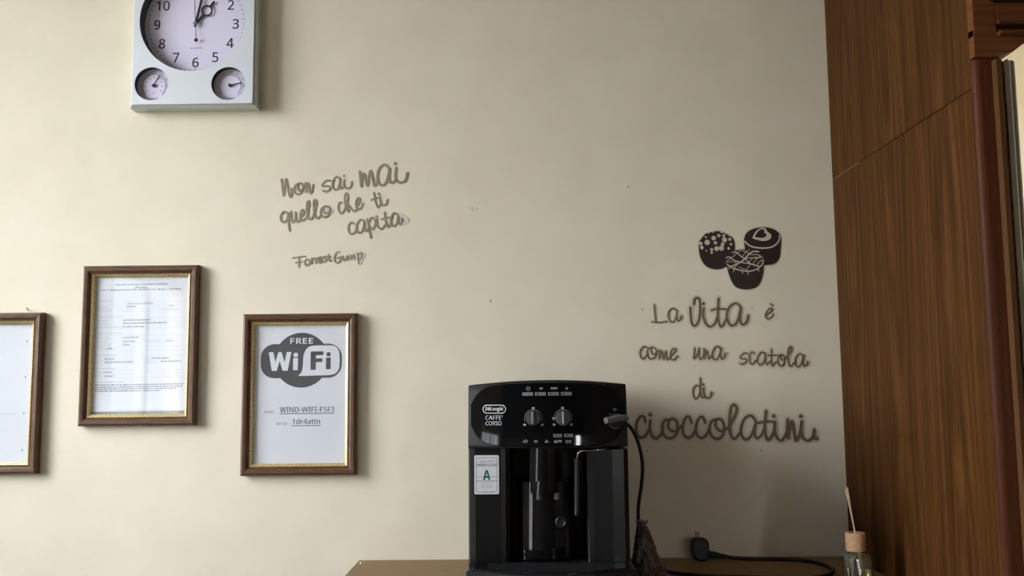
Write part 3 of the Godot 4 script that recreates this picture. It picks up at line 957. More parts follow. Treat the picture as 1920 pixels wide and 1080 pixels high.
func sheet(t: Node3D, w: float, h: float, at: Vector2, turn := 0.0) -> MeshInstance3D:
	var p := part("paper", box(Vector3(-w / 2, -h / 2, 0.0), Vector3(w / 2, h / 2, 0.0004)), M.paper, t, Vector3(at.x, at.y, 0.0047))
	p.rotation.z = turn
	return p

func bar_line(st: SurfaceTool, x0: float, x1: float, y: float, hgt: float, z: float) -> void:
	# a line of small illegible print: word-long marks with ragged tops
	var x := x0
	while x < x1 - 0.0008:
		var word := minf(rng.randf_range(0.004, 0.011), x1 - x)
		var q := x
		while q < x + word:
			var lw := rng.randf_range(0.0007, 0.0011)
			var up := hgt * rng.randf_range(0.45, 1.0)
			add_box(st, Vector3(q, y - hgt / 2, z), Vector3(minf(q + lw, x + word + 0.0004), y - hgt / 2 + up, z + 0.00015))
			q += lw + 0.0003
		x += word + 0.0016

func build_document() -> void:
	rng.seed = 7
	var w := 0.2525
	var h := 0.3475
	var t := picture_frame("brown frame with gilt edge around a printed form, hanging highest", -0.953, -0.7005, 1.238, 1.5855)
	var p := sheet(t, 0.2065, 0.2960, Vector2(0.0, 0.0055), 0.006)
	# print positions given as fractions of the sight (u from left, v from top)
	var sw := w - 0.05
	var sh := h - 0.05
	var z := 0.0005
	var X := func(u: float) -> float: return (u - 0.5) * sw
	var Y := func(v: float) -> float: return (0.5 - v) * sh - 0.0055
	text("heading", "Sportello Unico per le Attività Produttive", font_bold, M.ink_soft, p, Vector3(X.call(0.495), Y.call(0.052), z), 0.115, 0.0042)
	text("heading", "Ricevuta", font_bold, M.ink_soft, p, Vector3(X.call(0.49), Y.call(0.072), z), 0.025, 0.0034)
	text("heading", "(art. 6 allegato tecnico DPR 160/2010 e art. 18-bis L. 241/1990)", font_bold, M.ink_soft, p, Vector3(X.call(0.49), Y.call(0.091), z), 0.175, 0.0044)
	text("entry", "SUAP Comune di Milano", font_sans, M.ink_soft, p, Vector3(X.call(0.485), Y.call(0.192), z), 0.056, 0.0034)
	text("entry", "MILANO", font_bold, M.ink_soft, p, Vector3(X.call(0.385), Y.call(0.214), z), 0.018, 0.0030)
	var faint := [[0.03, 0.18, 0.166], [0.02, 0.14, 0.216], [0.02, 0.17, 0.24], [0.34, 0.395, 0.24], [0.715, 0.89, 0.238], [0.03, 0.30, 0.285], [0.02, 0.145, 0.313], [0.02, 0.145, 0.337], [0.02, 0.285, 0.362], [0.02, 0.295, 0.407], [0.02, 0.155, 0.44], [0.02, 0.135, 0.47], [0.54, 0.715, 0.469], [0.02, 0.18, 0.495], [0.02, 0.09, 0.517], [0.88, 0.905, 0.519], [0.02, 0.24, 0.568], [0.55, 0.60, 0.595], [0.02, 0.09, 0.62], [0.55, 0.685, 0.62], [0.02, 0.23, 0.665], [0.02, 0.115, 0.693], [0.02, 0.085, 0.717], [0.88, 0.92, 0.719], [0.02, 0.345, 0.764], [0.25, 0.74, 0.968]]
	var strong := [[0.795, 0.845, 0.211], [0.30, 0.60, 0.313], [0.30, 0.79, 0.336], [0.30, 0.53, 0.362], [0.305, 0.475, 0.44], [0.305, 0.44, 0.47], [0.77, 0.85, 0.469], [0.305, 0.38, 0.494], [0.115, 0.205, 0.521], [0.115, 0.215, 0.596], [0.62, 0.805, 0.595], [0.115, 0.425, 0.62], [0.72, 0.94, 0.619], [0.12, 0.20, 0.693], [0.12, 0.22, 0.721], [0.02, 0.985, 0.785], [0.02, 0.96, 0.801], [0.02, 0.89, 0.816], [0.02, 0.72, 0.831]]
	for a in faint:
		var st := new_st()
		bar_line(st, X.call(a[0]), X.call(a[1]), Y.call(a[2]), 0.0021, z)
		part("print_line", done(st), M.ink_faint, p)
	for a in strong:
		var st := new_st()
		bar_line(st, X.call(a[0]), X.call(a[1]), Y.call(a[2]), 0.0025, z)
		part("print_line", done(st), M.ink_soft, p)
	for v in [0.18, 0.203, 0.226, 0.249, 0.300, 0.325, 0.349, 0.373, 0.425, 0.455, 0.482, 0.507, 0.535, 0.58, 0.607, 0.633, 0.68, 0.705, 0.733]:
		part("rule", box(Vector3(X.call(0.02), Y.call(v) - 0.0002, z), Vector3(X.call(0.97), Y.call(v) + 0.0002, z + 0.0001)), M.ink_faint, p)

func build_wifi() -> void:
	var t := picture_frame("brown frame with gilt edge around the black and white FREE WiFi notice", -0.6005, -0.353, 1.13, 1.4765)
	var p := sheet(t, 0.2020, 0.3000, Vector2(0, 0))
	var z := 0.0005
	# logo drawn in units of one ninth of a pixel of the photograph, about the sheet's centre
	var K := 0.001 * 1.0 / 7.66
	var V := func(x: float, y: float) -> Vector2: return Vector2((x - 838.0) * K, (540.0 - y) * K + 0.0724)
	var logo := part("logo_disc", prism(circle(V.call(852, 537), 455 * K, 64), z, z + 0.0002), M.ink, p)
	part("logo_bar", prism(round_rect(V.call(850, 550), 1350 * K, 565 * K, 225 * K, 12), z + 0.0001, z + 0.0003), M.ink, logo)
	var bub := []
	for q in smooth_line([Vector2(800, 800), Vector2(856, 740), Vector2(876, 650), Vector2(880, 540), Vector2(888, 450), Vector2(920, 370), Vector2(975, 318), Vector2(1050, 298), Vector2(1200, 296), Vector2(1360, 298), Vector2(1430, 325), Vector2(1475, 390), Vector2(1488, 480), Vector2(1490, 600), Vector2(1478, 690), Vector2(1430, 755), Vector2(1350, 787), Vector2(1200, 793), Vector2(1000, 796), Vector2(800, 800)], 4):
		bub.append(V.call(q.x, q.y))
	bub.pop_back()
	part("logo_bubble", prism(packed(bub), z + 0.0002, z + 0.0005), M.paper_white, logo)
	var poly := func(a: Array) -> PackedVector2Array:
		var o := PackedVector2Array()
		for i in range(0, a.size(), 2):
			o.append(V.call(a[i], a[i + 1]))
		return o
	part("logo_letter", prism(poly.call([305, 402, 382, 402, 418, 570, 465, 402, 520, 402, 572, 570, 606, 400, 685, 400, 625, 710, 540, 710, 490, 550, 442, 712, 360, 712]), z + 0.0002, z + 0.0005), M.paper_white, logo)
	part("logo_letter", prism(poly.call([714, 503, 797, 503, 793, 703, 714, 703]), z + 0.0002, z + 0.0005), M.paper_white, logo)
	part("logo_dot", prism(circle(V.call(757, 452), 40 * K, 24), z + 0.0002, z + 0.0005), M.paper_white, logo)
	part("logo_letter", prism(poly.call([1006, 395, 1220, 395, 1216, 455, 1092, 458, 1092, 512, 1200, 512, 1198, 570, 1092, 572, 1090, 700, 1006, 700]), z + 0.0004, z + 0.0007), M.ink, logo)
	part("logo_letter", prism(poly.call([1264, 500, 1340, 500, 1338, 692, 1264, 692]), z + 0.0004, z + 0.0007), M.ink, logo)
	part("logo_dot", prism(circle(V.call(1304, 445), 37 * K, 24), z + 0.0004, z + 0.0007), M.ink, logo)
	var f: Vector2 = V.call(852, 218)
	text("logo_word", "FREE", font_bold, M.paper_white, logo, Vector3(f.x, f.y, z + 0.0004), 385 * K, 98 * K)
	# network name and key
	text("lettering", "NAME", font_sans, M.ink_soft, p, Vector3(-0.0665, -0.0385, z + 0.0001), 0.0195, 0.0050)
	text("lettering", "WIND-WIFI-F5F3", font_sans, M.ink, p, Vector3(0.0155, -0.0340, z + 0.0001), 0.118, 0.0115)
	part("underline", box(Vector3(-0.0440, -0.0432, z), Vector3(0.0750, -0.0416, z + 0.0002)), M.ink_soft, p)
	text("lettering", "WIFI KEY", font_sans, M.ink_soft, p, Vector3(-0.0390, -0.0640, z + 0.0001), 0.0255, 0.0048)
	text("lettering", "1dr4attn", font_sans, M.ink, p, Vector3(0.0140, -0.0590, z + 0.0001), 0.0600, 0.0118)
	part("underline", box(Vector3(-0.0175, -0.0690, z), Vector3(0.0450, -0.0674, z + 0.0002)), M.ink_soft, p)

func build_left_frame() -> void:
	rng.seed = 12
	var t := picture_frame("brown frame with gilt edge around a white sheet, cut off by the left border", -1.2895, -1.038, 1.1385, 1.4845)
	var p := sheet(t, 0.2060, 0.2980, Vector2(0, 0))
	for y in [0.1105, 0.0325, -0.0450, -0.1240]:
		var st := new_st()
		add_stroke(st, [Vector2(0.0880, y + 0.0018), Vector2(0.0880, y)], 0.0018, 0.0006, 0.0)
		add_stroke(st, [Vector2(0.0880, y), Vector2(0.0874, y - 0.0022)], 0.0009, 0.0006, 0.0)
		part("print_mark", done(st), M.ink, p)
	for y in [0.06, 0.012, -0.004, -0.0455, -0.08, -0.092]:
		var st := new_st()
		bar_line(st, -0.085, 0.03 + (0.042 if y == -0.0455 else 0.0), y, 0.0018, 0.0005)
		part("print_line", done(st), M.ink_faint, p)
	# the nail it hangs from
	var n := thing("nail", "small bent nail in the wall above the leftmost frame", "nail", Vector3(-1.0760, 1.4905, 0.0))
	part("shank", tube([Vector3(0, 0, 0.0), Vector3(0, 0.0005, 0.008), Vector3(0, 0.004, 0.011)], 0.0009, 8), M.leg, n)
	part("head", lathe([[0.0, 0.0], [0.0022, 0.0], [0.0022, 0.0008], [0.0, 0.0008]], 12), M.leg, n, Vector3(0, 0.0042, 0.011))

# ------------------------------------------------------------------ wall lettering
func sticker_word(called: String, label: String, key: String, m: Material, halo: float, group: String, blot := []) -> void:
	var d: Dictionary = words[key]
	var o := Vector2(d.strokes[0][0], d.strokes[0][1]) * 0.001
	var t := thing(called, label, "wall sticker", Vector3(o.x, o.y, 0.0), group)
	var w: float = d.width * 0.001
	var ink := new_st()
	var film := new_st()
	var k := 0
	for s in d.strokes:
		var pts := []
		for q in smooth_line(pairs(s, 0.001), 6):
			pts.append(q - o)
		add_stroke(ink, pts, w, 0.0010 + 0.00004 * k, 0.0005)
		add_stroke(film, pts, w + halo * 2.0, 0.0003 + 0.00001 * k, 0.0)
		k += 1
	for q in pairs(d.dots, 0.001):
		add_prism(ink, circle(q - o, w * 0.66, 20), 0.0004, 0.0012)
		add_prism(film, circle(q - o, w * 0.66 + halo, 20), 0.0001, 0.00035)
	part("lettering", done(ink), m, t)
	part("backing_film", done(film), M.film, t, Vector3.ZERO, "faint clear backing film around the letters")
	if blot.size() > 0:
		var b := []
		for q in pairs(blot, 0.001):
			b.append(q - o)
		b.append(b[0])
		b = smooth_line(b, 4)
		b.pop_back()
		part("lifted_film", prism(packed(b), 0.0002, 0.0007), M.film_blot, t, Vector3.ZERO, "greyish patch where the film has lifted")

func build_lettering() -> void:
	var g1 := "words of the slanting quote above the WiFi notice"
	var g2 := "words of the quote below the chocolates"
	sticker_word("sticker_word", "grey wall lettering reading Non, first word of the slanting quote", "non", M.vinyl, 0.0016, g1)
	sticker_word("sticker_word", "grey wall lettering reading sai, between Non and mai", "sai", M.vinyl, 0.0016, g1)
	sticker_word("sticker_word", "large bold grey wall lettering reading mai", "mai", M.vinyl, 0.0016, g1)
	sticker_word("sticker_word", "grey wall lettering reading quello, with a blotted last letter", "quello", M.vinyl, 0.0016, g1, [-437.3, 1709.2, -429.5, 1716.2, -416.3, 1713.4, -409.2, 1707.1, -415.3, 1696.5, -424.8, 1691.3, -433.6, 1695.0])
	sticker_word("sticker_word", "grey wall lettering reading che, between quello and ti", "che", M.vinyl, 0.0016, g1)
	sticker_word("sticker_word", "short grey wall lettering reading ti", "ti", M.vinyl, 0.0016, g1)
	sticker_word("sticker_word", "grey wall lettering reading capita, with a greenish patch at its end", "capita", M.vinyl, 0.0016, g1, [-270.8, 1699.4, -262.0, 1699.3, -249.8, 1693.8, -241.9, 1680.5, -249.7, 1672.6, -265.4, 1669.2, -270.7, 1675.5, -269.0, 1687.9])
	sticker_word("sticker_word", "thin grey first name signed under the slanting quote", "signature_first", M.vinyl, 0.0014, g1)
	sticker_word("sticker_word", "thin smudged grey surname signed under the slanting quote", "signature_second", M.vinyl, 0.0014, g1, [-363.1, 1610.0, -348.1, 1614.4, -337.5, 1606.7, -343.0, 1596.7, -347.9, 1584.1, -355.4, 1584.2, -356.7, 1593.0, -369.2, 1593.1])
	sticker_word("sticker_word", "thin brown wall lettering reading La, under the chocolates", "la", M.vinyl_dark, 0.0026, g2)
	sticker_word("sticker_word", "large bold brown wall lettering reading Vita", "vita", M.vinyl_dark, 0.0048, g2)
	sticker_word("sticker_word", "single brown accented letter e after Vita", "e_accent", M.vinyl_dark, 0.0026, g2)
	sticker_word("sticker_word", "thin brown wall lettering reading come", "come", M.vinyl_dark, 0.0040, g2)
	sticker_word("sticker_word", "thin brown wall lettering reading una", "una", M.vinyl_dark, 0.0040, g2)
	sticker_word("sticker_word", "thin brown wall lettering reading scatola", "scatola", M.vinyl_dark, 0.0040, g2)
	sticker_word("sticker_word", "short brown wall lettering reading di, alone on its line", "di", M.vinyl_dark, 0.0030, g2)
	sticker_word("sticker_word", "long bold brown wall lettering reading cioccolatini, beside the coffee machine", "cioccolatini", M.vinyl_dark, 0.0050, g2)

func local_poly(a: Array, o: Vector2, close := true) -> PackedVector2Array:
	var p := []
	for q in pairs(a, 0.001):
		p.append(q - o)
	if close:
		p.append(p[0])
	p = smooth_line(p, 4)
	if close:
		p.pop_back()
	return packed(p)

func build_chocolates() -> void:
	var o := Vector2(0.485, 1.59)
	var t := thing("chocolate_sticker", "wall sticker of three dark chocolates with pale icing", "wall sticker", Vector3(o.x, o.y, 0.0))
	var a1 := [395.7, 1622.2, 397.8, 1629.8, 403.3, 1635.9, 408.8, 1643.6, 418.1, 1647.3, 428.8, 1649.5, 439.4, 1650.6, 449.9, 1647.0, 458.9, 1643.0, 467.8, 1637.5, 472.9, 1630.6, 474.8, 1619.8, 474.4, 1606.0, 472.4, 1592.3, 466.0, 1581.6, 458.2, 1574.1, 447.4, 1568.1, 436.7, 1565.9, 424.6, 1566.8, 412.7, 1571.5, 403.9, 1580.7, 398.2, 1593.0, 395.6, 1608.4]
	var a2 := [495.2, 1630.3, 498.3, 1641.1, 506.2, 1650.2, 518.6, 1655.5, 532.3, 1657.9, 547.5, 1657.5, 561.0, 1653.5, 571.3, 1645.7, 576.2, 1635.6, 576.3, 1624.9, 574.5, 1609.6, 572.4, 1594.3, 567.4, 1583.6, 558.1, 1576.8, 544.4, 1574.7, 527.8, 1574.9, 512.8, 1579.6, 502.6, 1588.9, 497.8, 1604.2, 496.0, 1618.1]
	var a3 := [454.0, 1586.3, 457.4, 1595.5, 465.2, 1603.0, 477.5, 1607.5, 492.7, 1609.7, 507.8, 1609.0, 522.8, 1605.5, 533.1, 1597.7, 536.9, 1588.5, 536.0, 1573.2, 533.9, 1558.0, 529.6, 1542.8, 523.1, 1530.7, 513.8, 1524.0, 500.2, 1521.1, 485.1, 1522.0, 473.2, 1527.4, 466.0, 1537.4, 461.1, 1549.6, 457.1, 1564.9, 455.2, 1575.6]
	# clear film round each
	var k := 0
	for a in [a1, a2, a3]:
		var out := Geometry2D.offset_polygon(local_poly(a, o), 0.0028, Geometry2D.JOIN_ROUND)
		part("backing_film", prism(out[0], 0.0, 0.0002 + 0.00005 * k), M.film, t)
		k += 1
	var b1 := part("chocolate", prism(local_poly(a1, o), 0.0001, 0.0007), M.choc, t, Vector3.ZERO, "chocolate sprinkled with pale dots")
	var b2 := part("chocolate", prism(local_poly(a2, o), 0.0001, 0.0008), M.choc, t, Vector3.ZERO, "chocolate topped with a pale heart")
	var b3 := part("chocolate", prism(local_poly(a3, o), 0.0001, 0.0012), M.choc, t, Vector3.ZERO, "chocolate with crossing pale icing threads")
	var r := [2.0, 4.6, 3.4, 2.9, 5.4, 3.3, 5.0, 3.1, 3.6, 3.6, 1.8, 3.0, 2.6, 4.8, 5.0, 3.7, 2.7, 2.6]
	var dp := pairs([411.7, 1637.7, 428.6, 1635.2, 439.9, 1640.5, 450.8, 1640.3, 414.1, 1625.8, 432.2, 1624.6, 452.2, 1631.1, 463.9, 1632.2, 399.9, 1623.4, 402.3, 1614.4, 412.0, 1607.4, 423.4, 1609.9, 423.2, 1603.2, 434.4, 1611.8, 445.0, 1612.5, 447.9, 1621.3, 460.9, 1612.0, 466.1, 1621.1], 0.001)
	for i in dp.size():
		part("dot", prism(circle(dp[i] - o, r[i] * 0.001 * 1.12, 20), 0.0006, 0.0010 + 0.00002 * i), M.icing, b1)
	for q in [[418.0, 1647.5, 2.2], [427.5, 1649.2, 2.4], [446.0, 1648.6, 2.6], [455.5, 1645.5, 2.2], [406.5, 1641.5, 2.0], [401.5, 1636.0, 2.0], [463.5, 1640.8, 2.0]]:
		part("dot", prism(circle(Vector2(q[0], q[1]) * 0.001 - o, q[2] * 0.001, 14), 0.0006, 0.0010), M.icing, b1)
	var st := new_st()
	add_stroke(st, smooth_line(Array(local_poly([396.5, 1611.4, 407.7, 1603.2, 422.7, 1597.4, 437.8, 1595.5, 453.0, 1596.9, 465.2, 1600.6, 473.8, 1606.6], o, false)), 1), 0.0008, 0.0008, 0.0)
	part("crease", done(st), M.choc_lo, b1)
	part("heart", prism(local_poly([513.3, 1634.8, 518.2, 1643.9, 524.5, 1651.6, 532.3, 1656.1, 539.9, 1656.8, 545.1, 1653.6, 546.4, 1648.2, 543.9, 1646.7, 548.6, 1646.7, 553.8, 1643.5, 555.6, 1638.1, 552.6, 1632.0, 544.9, 1628.3, 535.8, 1627.6, 525.2, 1630.0, 517.7, 1632.4], o), 0.0007, 0.0010), M.icing, b2)
	part("heart_filling", prism(local_poly([518.7, 1637.8, 523.5, 1645.4, 530.6, 1652.3, 537.5, 1653.7, 540.4, 1649.8, 539.5, 1646.0, 543.9, 1643.7, 544.6, 1639.8, 539.1, 1635.3, 530.0, 1634.9, 523.2, 1635.9], o), 0.0009, 0.0012), M.choc, b2)
	st = new_st()
	add_stroke(st, Array(local_poly([497.1, 1627.2, 502.2, 1621.1, 511.1, 1615.6, 523.1, 1612.9, 538.2, 1611.8, 551.9, 1613.2, 562.7, 1618.1, 570.6, 1626.5, 573.2, 1634.1, 572.6, 1639.5], o, false)), 0.0034, 0.0010, 0.0)
	part("icing_ring", done(st), M.icing, b2)
	var threads := [
		[2.4, [454.2, 1590.9, 461.8, 1593.1, 470.7, 1586.1, 479.6, 1583.0, 491.6, 1579.8, 505.2, 1578.1, 517.2, 1574.2, 526.1, 1571.8]],
		[2.4, [468.2, 1603.0, 477.3, 1602.9, 486.1, 1595.2, 497.9, 1585.9, 506.7, 1578.1, 517.1, 1573.4]],
		[1.8, [489.6, 1607.4, 498.5, 1604.2, 507.4, 1598.0, 519.5, 1597.9, 528.5, 1595.5, 534.4, 1590.1]],
		[3.2, [525.8, 1603.9, 516.7, 1604.8, 507.5, 1601.1, 498.1, 1592.0, 488.7, 1582.9, 479.5, 1578.4, 470.3, 1573.9, 461.1, 1571.0]],
		[1.3, [506.3, 1608.7, 498.5, 1604.2, 493.8, 1598.1, 489.0, 1592.1]],
		[1.5, [486.5, 1607.4, 477.2, 1599.9, 467.8, 1592.3, 458.6, 1586.3, 453.8, 1580.2]],
		[2.8, [535.7, 1585.5, 533.9, 1577.8, 527.6, 1570.3, 518.3, 1564.3, 506.1, 1561.3, 494.0, 1561.5, 482.0, 1563.9, 470.1, 1567.8, 461.1, 1572.5, 456.7, 1577.1]],
		[1.8, [495.0, 1589.0, 507.1, 1590.4, 520.8, 1590.2, 529.9, 1591.6]],
		[1.3, [528.5, 1594.7, 519.1, 1585.6, 512.8, 1578.1]],
		[1.3, [522.3, 1591.7, 513.2, 1590.3, 503.8, 1581.2]],
		[1.6, [532.7, 1585.5, 524.9, 1579.5, 520.1, 1571.9]],
		[1.2, [473.5, 1580.0, 479.6, 1583.0, 485.6, 1579.9]],
		[1.2, [458.4, 1581.7, 466.0, 1583.1, 473.5, 1581.5]],
		[1.2, [480.7, 1570.8, 488.2, 1567.6, 497.2, 1564.5]],
		[1.4, [506.7, 1576.6, 500.3, 1567.5, 497.1, 1563.0]],
		[1.4, [482.6, 1579.9, 474.7, 1572.4, 469.8, 1561.7]],
		[1.6, [488.8, 1564.6, 489.0, 1555.4]], [2.0, [501.3, 1561.4, 500.6, 1553.8]], [2.0, [523.7, 1567.3, 524.5, 1560.4]], [2.0, [461.1, 1572.5, 459.7, 1566.4]], [1.6, [470.0, 1566.3, 469.8, 1560.2]]]
	k = 0
	for th in threads:
		st = new_st()
		add_stroke(st, Array(local_poly(th[1], o, false)), th[0] * 0.001, 0.0014 + 0.00003 * k, 0.0)
		part("icing_thread", done(st), M.icing, b3)
		k += 1

# ------------------------------------------------------------------ coffee machine
const BOW := 0.028
const HALF := 0.138

func bow_z(x: float) -> float:
	return BOW * (1.0 - minf(1.0, pow(x / HALF, 2.0)))

func bow_turn(x: float) -> float:
	return atan(2.0 * BOW * x / (HALF * HALF))

func crown(x: float) -> float:
	return 0.3680 + 0.0080 * (1.0 - pow(x / HALF, 2.0))

# the control panel stands upright at its lower edge, then leans back
func lean_slope(y: float) -> float:
	return 0.15 * clampf((y - 0.262) / 0.026, 0.0, 1.0)

func lean(y: float) -> float:
	var d := maxf(0.0, y - 0.262)
	return 0.15 * (d * d / 0.052 if d < 0.026 else d - 0.013)

func panel_basis(x: float, y: float) -> Basis:
	return Basis(Vector3.UP, bow_turn(x)) * Basis(Vector3.RIGHT, -atan(lean_slope(y)))

func on_panel(x: float, y: float, lift := 0.0) -> Vector3:
	return Vector3(x, y, bow_z(x) - lean(y)) + panel_basis(x, y).z * lift

# an item sitting on the bowed panel: a node turned to the panel's face
func panel_node(o: Node3D, x: float, y: float, lift: float) -> void:
	o.position = on_panel(x, y, lift)
	o.basis = panel_basis(x, y)

func panel_text(called: String, s: String, f: Font, m: Material, parent: Node3D, x: float, y: float, w: float, h: float) -> void:
	# letters are set one by one so that they follow the bow
	var t := text_mesh(s, f)
	var bb := t.get_aabb()
	var o := part(called, t, m, parent)
	var kx := w / bb.size.x
	var ky := h / bb.size.y
	o.basis = panel_basis(x, y) * Basis.from_scale(Vector3(kx, ky, 1.0))
	o.position = on_panel(x, y, 0.0022) - o.basis * bb.get_center()

func panel_stroke(st: SurfaceTool, pts: Array, w: float, lift := 0.0020) -> void:
	# ribbon that follows the bowed panel
	var n := pts.size()
	var L := []
	var R := []
	for i in n:
		var d: Vector2 = (pts[mini(i + 1, n - 1)] - pts[maxi(i - 1, 0)]).normalized()
		var nn := Vector2(-d.y, d.x) * w * 0.5
		L.append(on_panel(pts[i].x + nn.x, pts[i].y + nn.y, lift))
		R.append(on_panel(pts[i].x - nn.x, pts[i].y - nn.y, lift))
	for i in n - 1:
		quad(st, R[i], R[i + 1], L[i + 1], L[i])

func arc_pts(c: Vector2, r: float, a0: float, a1: float, n := 20) -> Array:
	var o := []
	for i in n + 1:
		var a := deg_to_rad(lerpf(a0, a1, float(i) / n))
		o.append(c + Vector2(cos(a), sin(a)) * r)
	return o

func build_machine() -> void:
	var t := thing("coffee_machine", "black bean-to-cup coffee machine with control panel standing on the table", "coffee machine", Vector3(0.047, TABLE, 0.40))
	var back := -0.355
	# main shell: rear body up to the crowned top
	var prof := PackedVector2Array()
	prof.append(Vector2(-HALF, 0.012))
	prof.append(Vector2(HALF, 0.012))
	prof.append(Vector2(HALF, 0.362))
	prof.append(Vector2(HALF - 0.002, 0.3665))
	for i in 13:
		var x := lerpf(HALF - 0.006, -HALF + 0.006, i / 12.0)
		prof.append(Vector2(x, crown(x)))
	prof.append(Vector2(-HALF + 0.002, 0.3665))
	prof.append(Vector2(-HALF, 0.362))
	part("rear_body", prism(prof, back, -0.110), M.shell, t)
	# bowed control housing: rounded edges, leaning front, flat top and underside
	var st := new_st()
	var N := 40
	var y0 := 0.2600
	var column := func(x: float) -> Array:
		# front profile at x from the underside to the top
		var p := [Vector3(x, y0, -0.110)]
		for k in 5:
			var a := PI / 2 * k / 4.0
			p.append(Vector3(x, y0 + 0.004 - cos(a) * 0.004, bow_z(x) - 0.004 + sin(a) * 0.004))
		var top: float = crown(x)
		for k in 12:
			var y := lerpf(y0 + 0.008, top - 0.007, k / 11.0)
			p.append(Vector3(x, y, bow_z(x) - lean(y)))
		for k in 5:
			var a := PI / 2 * k / 4.0
			p.append(Vector3(x, top - 0.006 + sin(a) * 0.006, bow_z(x) - lean(top) - 0.006 + cos(a) * 0.006))
		p.append(Vector3(x, top, -0.110))
		return p
	for i in N:
		var ca: Array = column.call(lerpf(-HALF, HALF, float(i) / N))
		var cb: Array = column.call(lerpf(-HALF, HALF, float(i + 1) / N))
		for k in ca.size() - 1:
			st.set_smooth_group(-1 if k == 0 or k == ca.size() - 2 else 1)
			quad(st, ca[k], cb[k], cb[k + 1], ca[k + 1])
	st.set_smooth_group(-1)
	for s in [-1.0, 1.0]:
		var c: Array = column.call(s * HALF)
		for k in range(1, c.size() - 1):
			if s > 0:
				tri(st, c[0], c[k + 1], c[k])
			else:
				tri(st, c[0], c[k], c[k + 1])
	part("control_housing", done(st), M.shell, t)
	# glossy fascia let into the housing: rounded-lozenge outline on the bow
	var fas := new_st()
	fas.set_smooth_group(2)
	var edge := new_st()
	var yc := func(x: float) -> Array:
		# lower and upper outline of the fascia
		var e := clampf((absf(x) - 0.0) / 0.1325, 0.0, 1.0)
		var lo := 0.2648 + 0.034 * pow(e, 9.0)
		var hi := 0.3712 - 0.0060 * e * e - 0.030 * pow(e, 9.0)
		return [lo, hi]
	var NX := 48
	for i in NX:
		var xa := lerpf(-0.1325, 0.1325, float(i) / NX)
		var xb := lerpf(-0.1325, 0.1325, float(i + 1) / NX)
		var ya: Array = yc.call(xa)
		var yb: Array = yc.call(xb)
		for k in 14:
			var u := k / 14.0
			var v := (k + 1) / 14.0
			quad(fas, on_panel(xa, lerpf(ya[0], ya[1], u), 0.0016), on_panel(xb, lerpf(yb[0], yb[1], u), 0.0016), on_panel(xb, lerpf(yb[0], yb[1], v), 0.0016), on_panel(xa, lerpf(ya[0], ya[1], v), 0.0016))
		quad(edge, on_panel(xa, ya[0] - 0.0014, 0.0002), on_panel(xb, yb[0] - 0.0014, 0.0002), on_panel(xb, yb[0], 0.0016), on_panel(xa, ya[0], 0.0016))
		quad(edge, on_panel(xa, ya[1], 0.0016), on_panel(xb, yb[1], 0.0016), on_panel(xb, yb[1] + 0.0012, 0.0002), on_panel(xa, ya[1] + 0.0012, 0.0002))
	for s in [-1.0, 1.0]:
		var yy: Array = yc.call(s * 0.1325)
		var a := on_panel(s * 0.1325, yy[0], 0.0016)
		var b := on_panel(s * 0.1325, yy[1], 0.0016)
		var c := on_panel(s * 0.1340, yy[1], 0.0002)
		var d := on_panel(s * 0.1340, yy[0], 0.0002)
		quad(edge, a, d, c, b)
	var fascia := part("fascia", done(fas), M.gloss, t, Vector3.ZERO, "glossy black control fascia")
	part("fascia_edge", done(edge), M.gloss, fascia)
	# logo: name in a rounded outline, model name below
	st = new_st()
	var pill := []
	for q in round_rect(Vector2(-0.0918, 0.3265), 0.0390, 0.0136, 0.0066, 8):
		pill.append(q)
	pill.append(pill[0])
	panel_stroke(st, pill, 0.0014)
	part("logo_outline", done(st), M.print, fascia)
	panel_text("logo_lettering", "DēLonghi", font_bold, M.print, fascia, -0.0918, 0.3262, 0.0318, 0.0088)
	panel_text("model_lettering", "CAFFE'", font_sans, M.print, fascia, -0.0922, 0.3120, 0.0308, 0.0070)
	panel_text("model_lettering", "CORSO", font_sans, M.print, fascia, -0.0931, 0.3024, 0.0285, 0.0070)
	# top row of buttons with their symbols
	var bx := [-0.0341, -0.0121, 0.0100, 0.0322]
	for i in 4:
		var b := part("button", prism(round_rect(Vector2.ZERO, 0.0190, 0.0062, 0.0006, 3), 0.0, 0.0022, 0.0005), M.button, t)
		panel_node(b, bx[i], 0.3518, 0.0012)
		if i > 0:
			part("indicator", prism(round_rect(Vector2(-0.0052, 0.0002), 0.0042, 0.0018, 0.0005, 3), 0.0022, 0.0024), M.black, b)
	for i in 2:
		var b := part("button", prism(round_rect(Vector2.ZERO, 0.0150, 0.0060, 0.0006, 3), 0.0, 0.0022, 0.0005), M.button, t)
		panel_node(b, [0.0159, 0.0344][i], 0.2813, 0.0012)
		part("indicator", prism(round_rect(Vector2(-0.0030, 0.0002), 0.0036, 0.0018, 0.0005, 3), 0.0022, 0.0024), M.black, b)
	# symbols
	st = new_st()
	panel_stroke(st, arc_pts(Vector2(-0.0330, 0.3612), 0.0030, 120, 420), 0.0007)
	panel_stroke(st, [Vector2(-0.0330, 0.3612), Vector2(-0.0330, 0.3646)], 0.0007)
	part("power_symbol", done(st), M.print, fascia)
	for cx in [-0.0110, 0.0082, 0.0143]:
		st = new_st()
		panel_stroke(st, [Vector2(cx - 0.0024, 0.3626), Vector2(cx - 0.0018, 0.3598), Vector2(cx + 0.0012, 0.3598), Vector2(cx + 0.0018, 0.3626), Vector2(cx - 0.0024, 0.3626)], 0.0007)
		panel_stroke(st, [Vector2(cx + 0.0016, 0.3622), Vector2(cx + 0.0030, 0.3620), Vector2(cx + 0.0016, 0.3606)], 0.0006)
		part("cup_symbol", done(st), M.print, fascia)
	st = new_st()
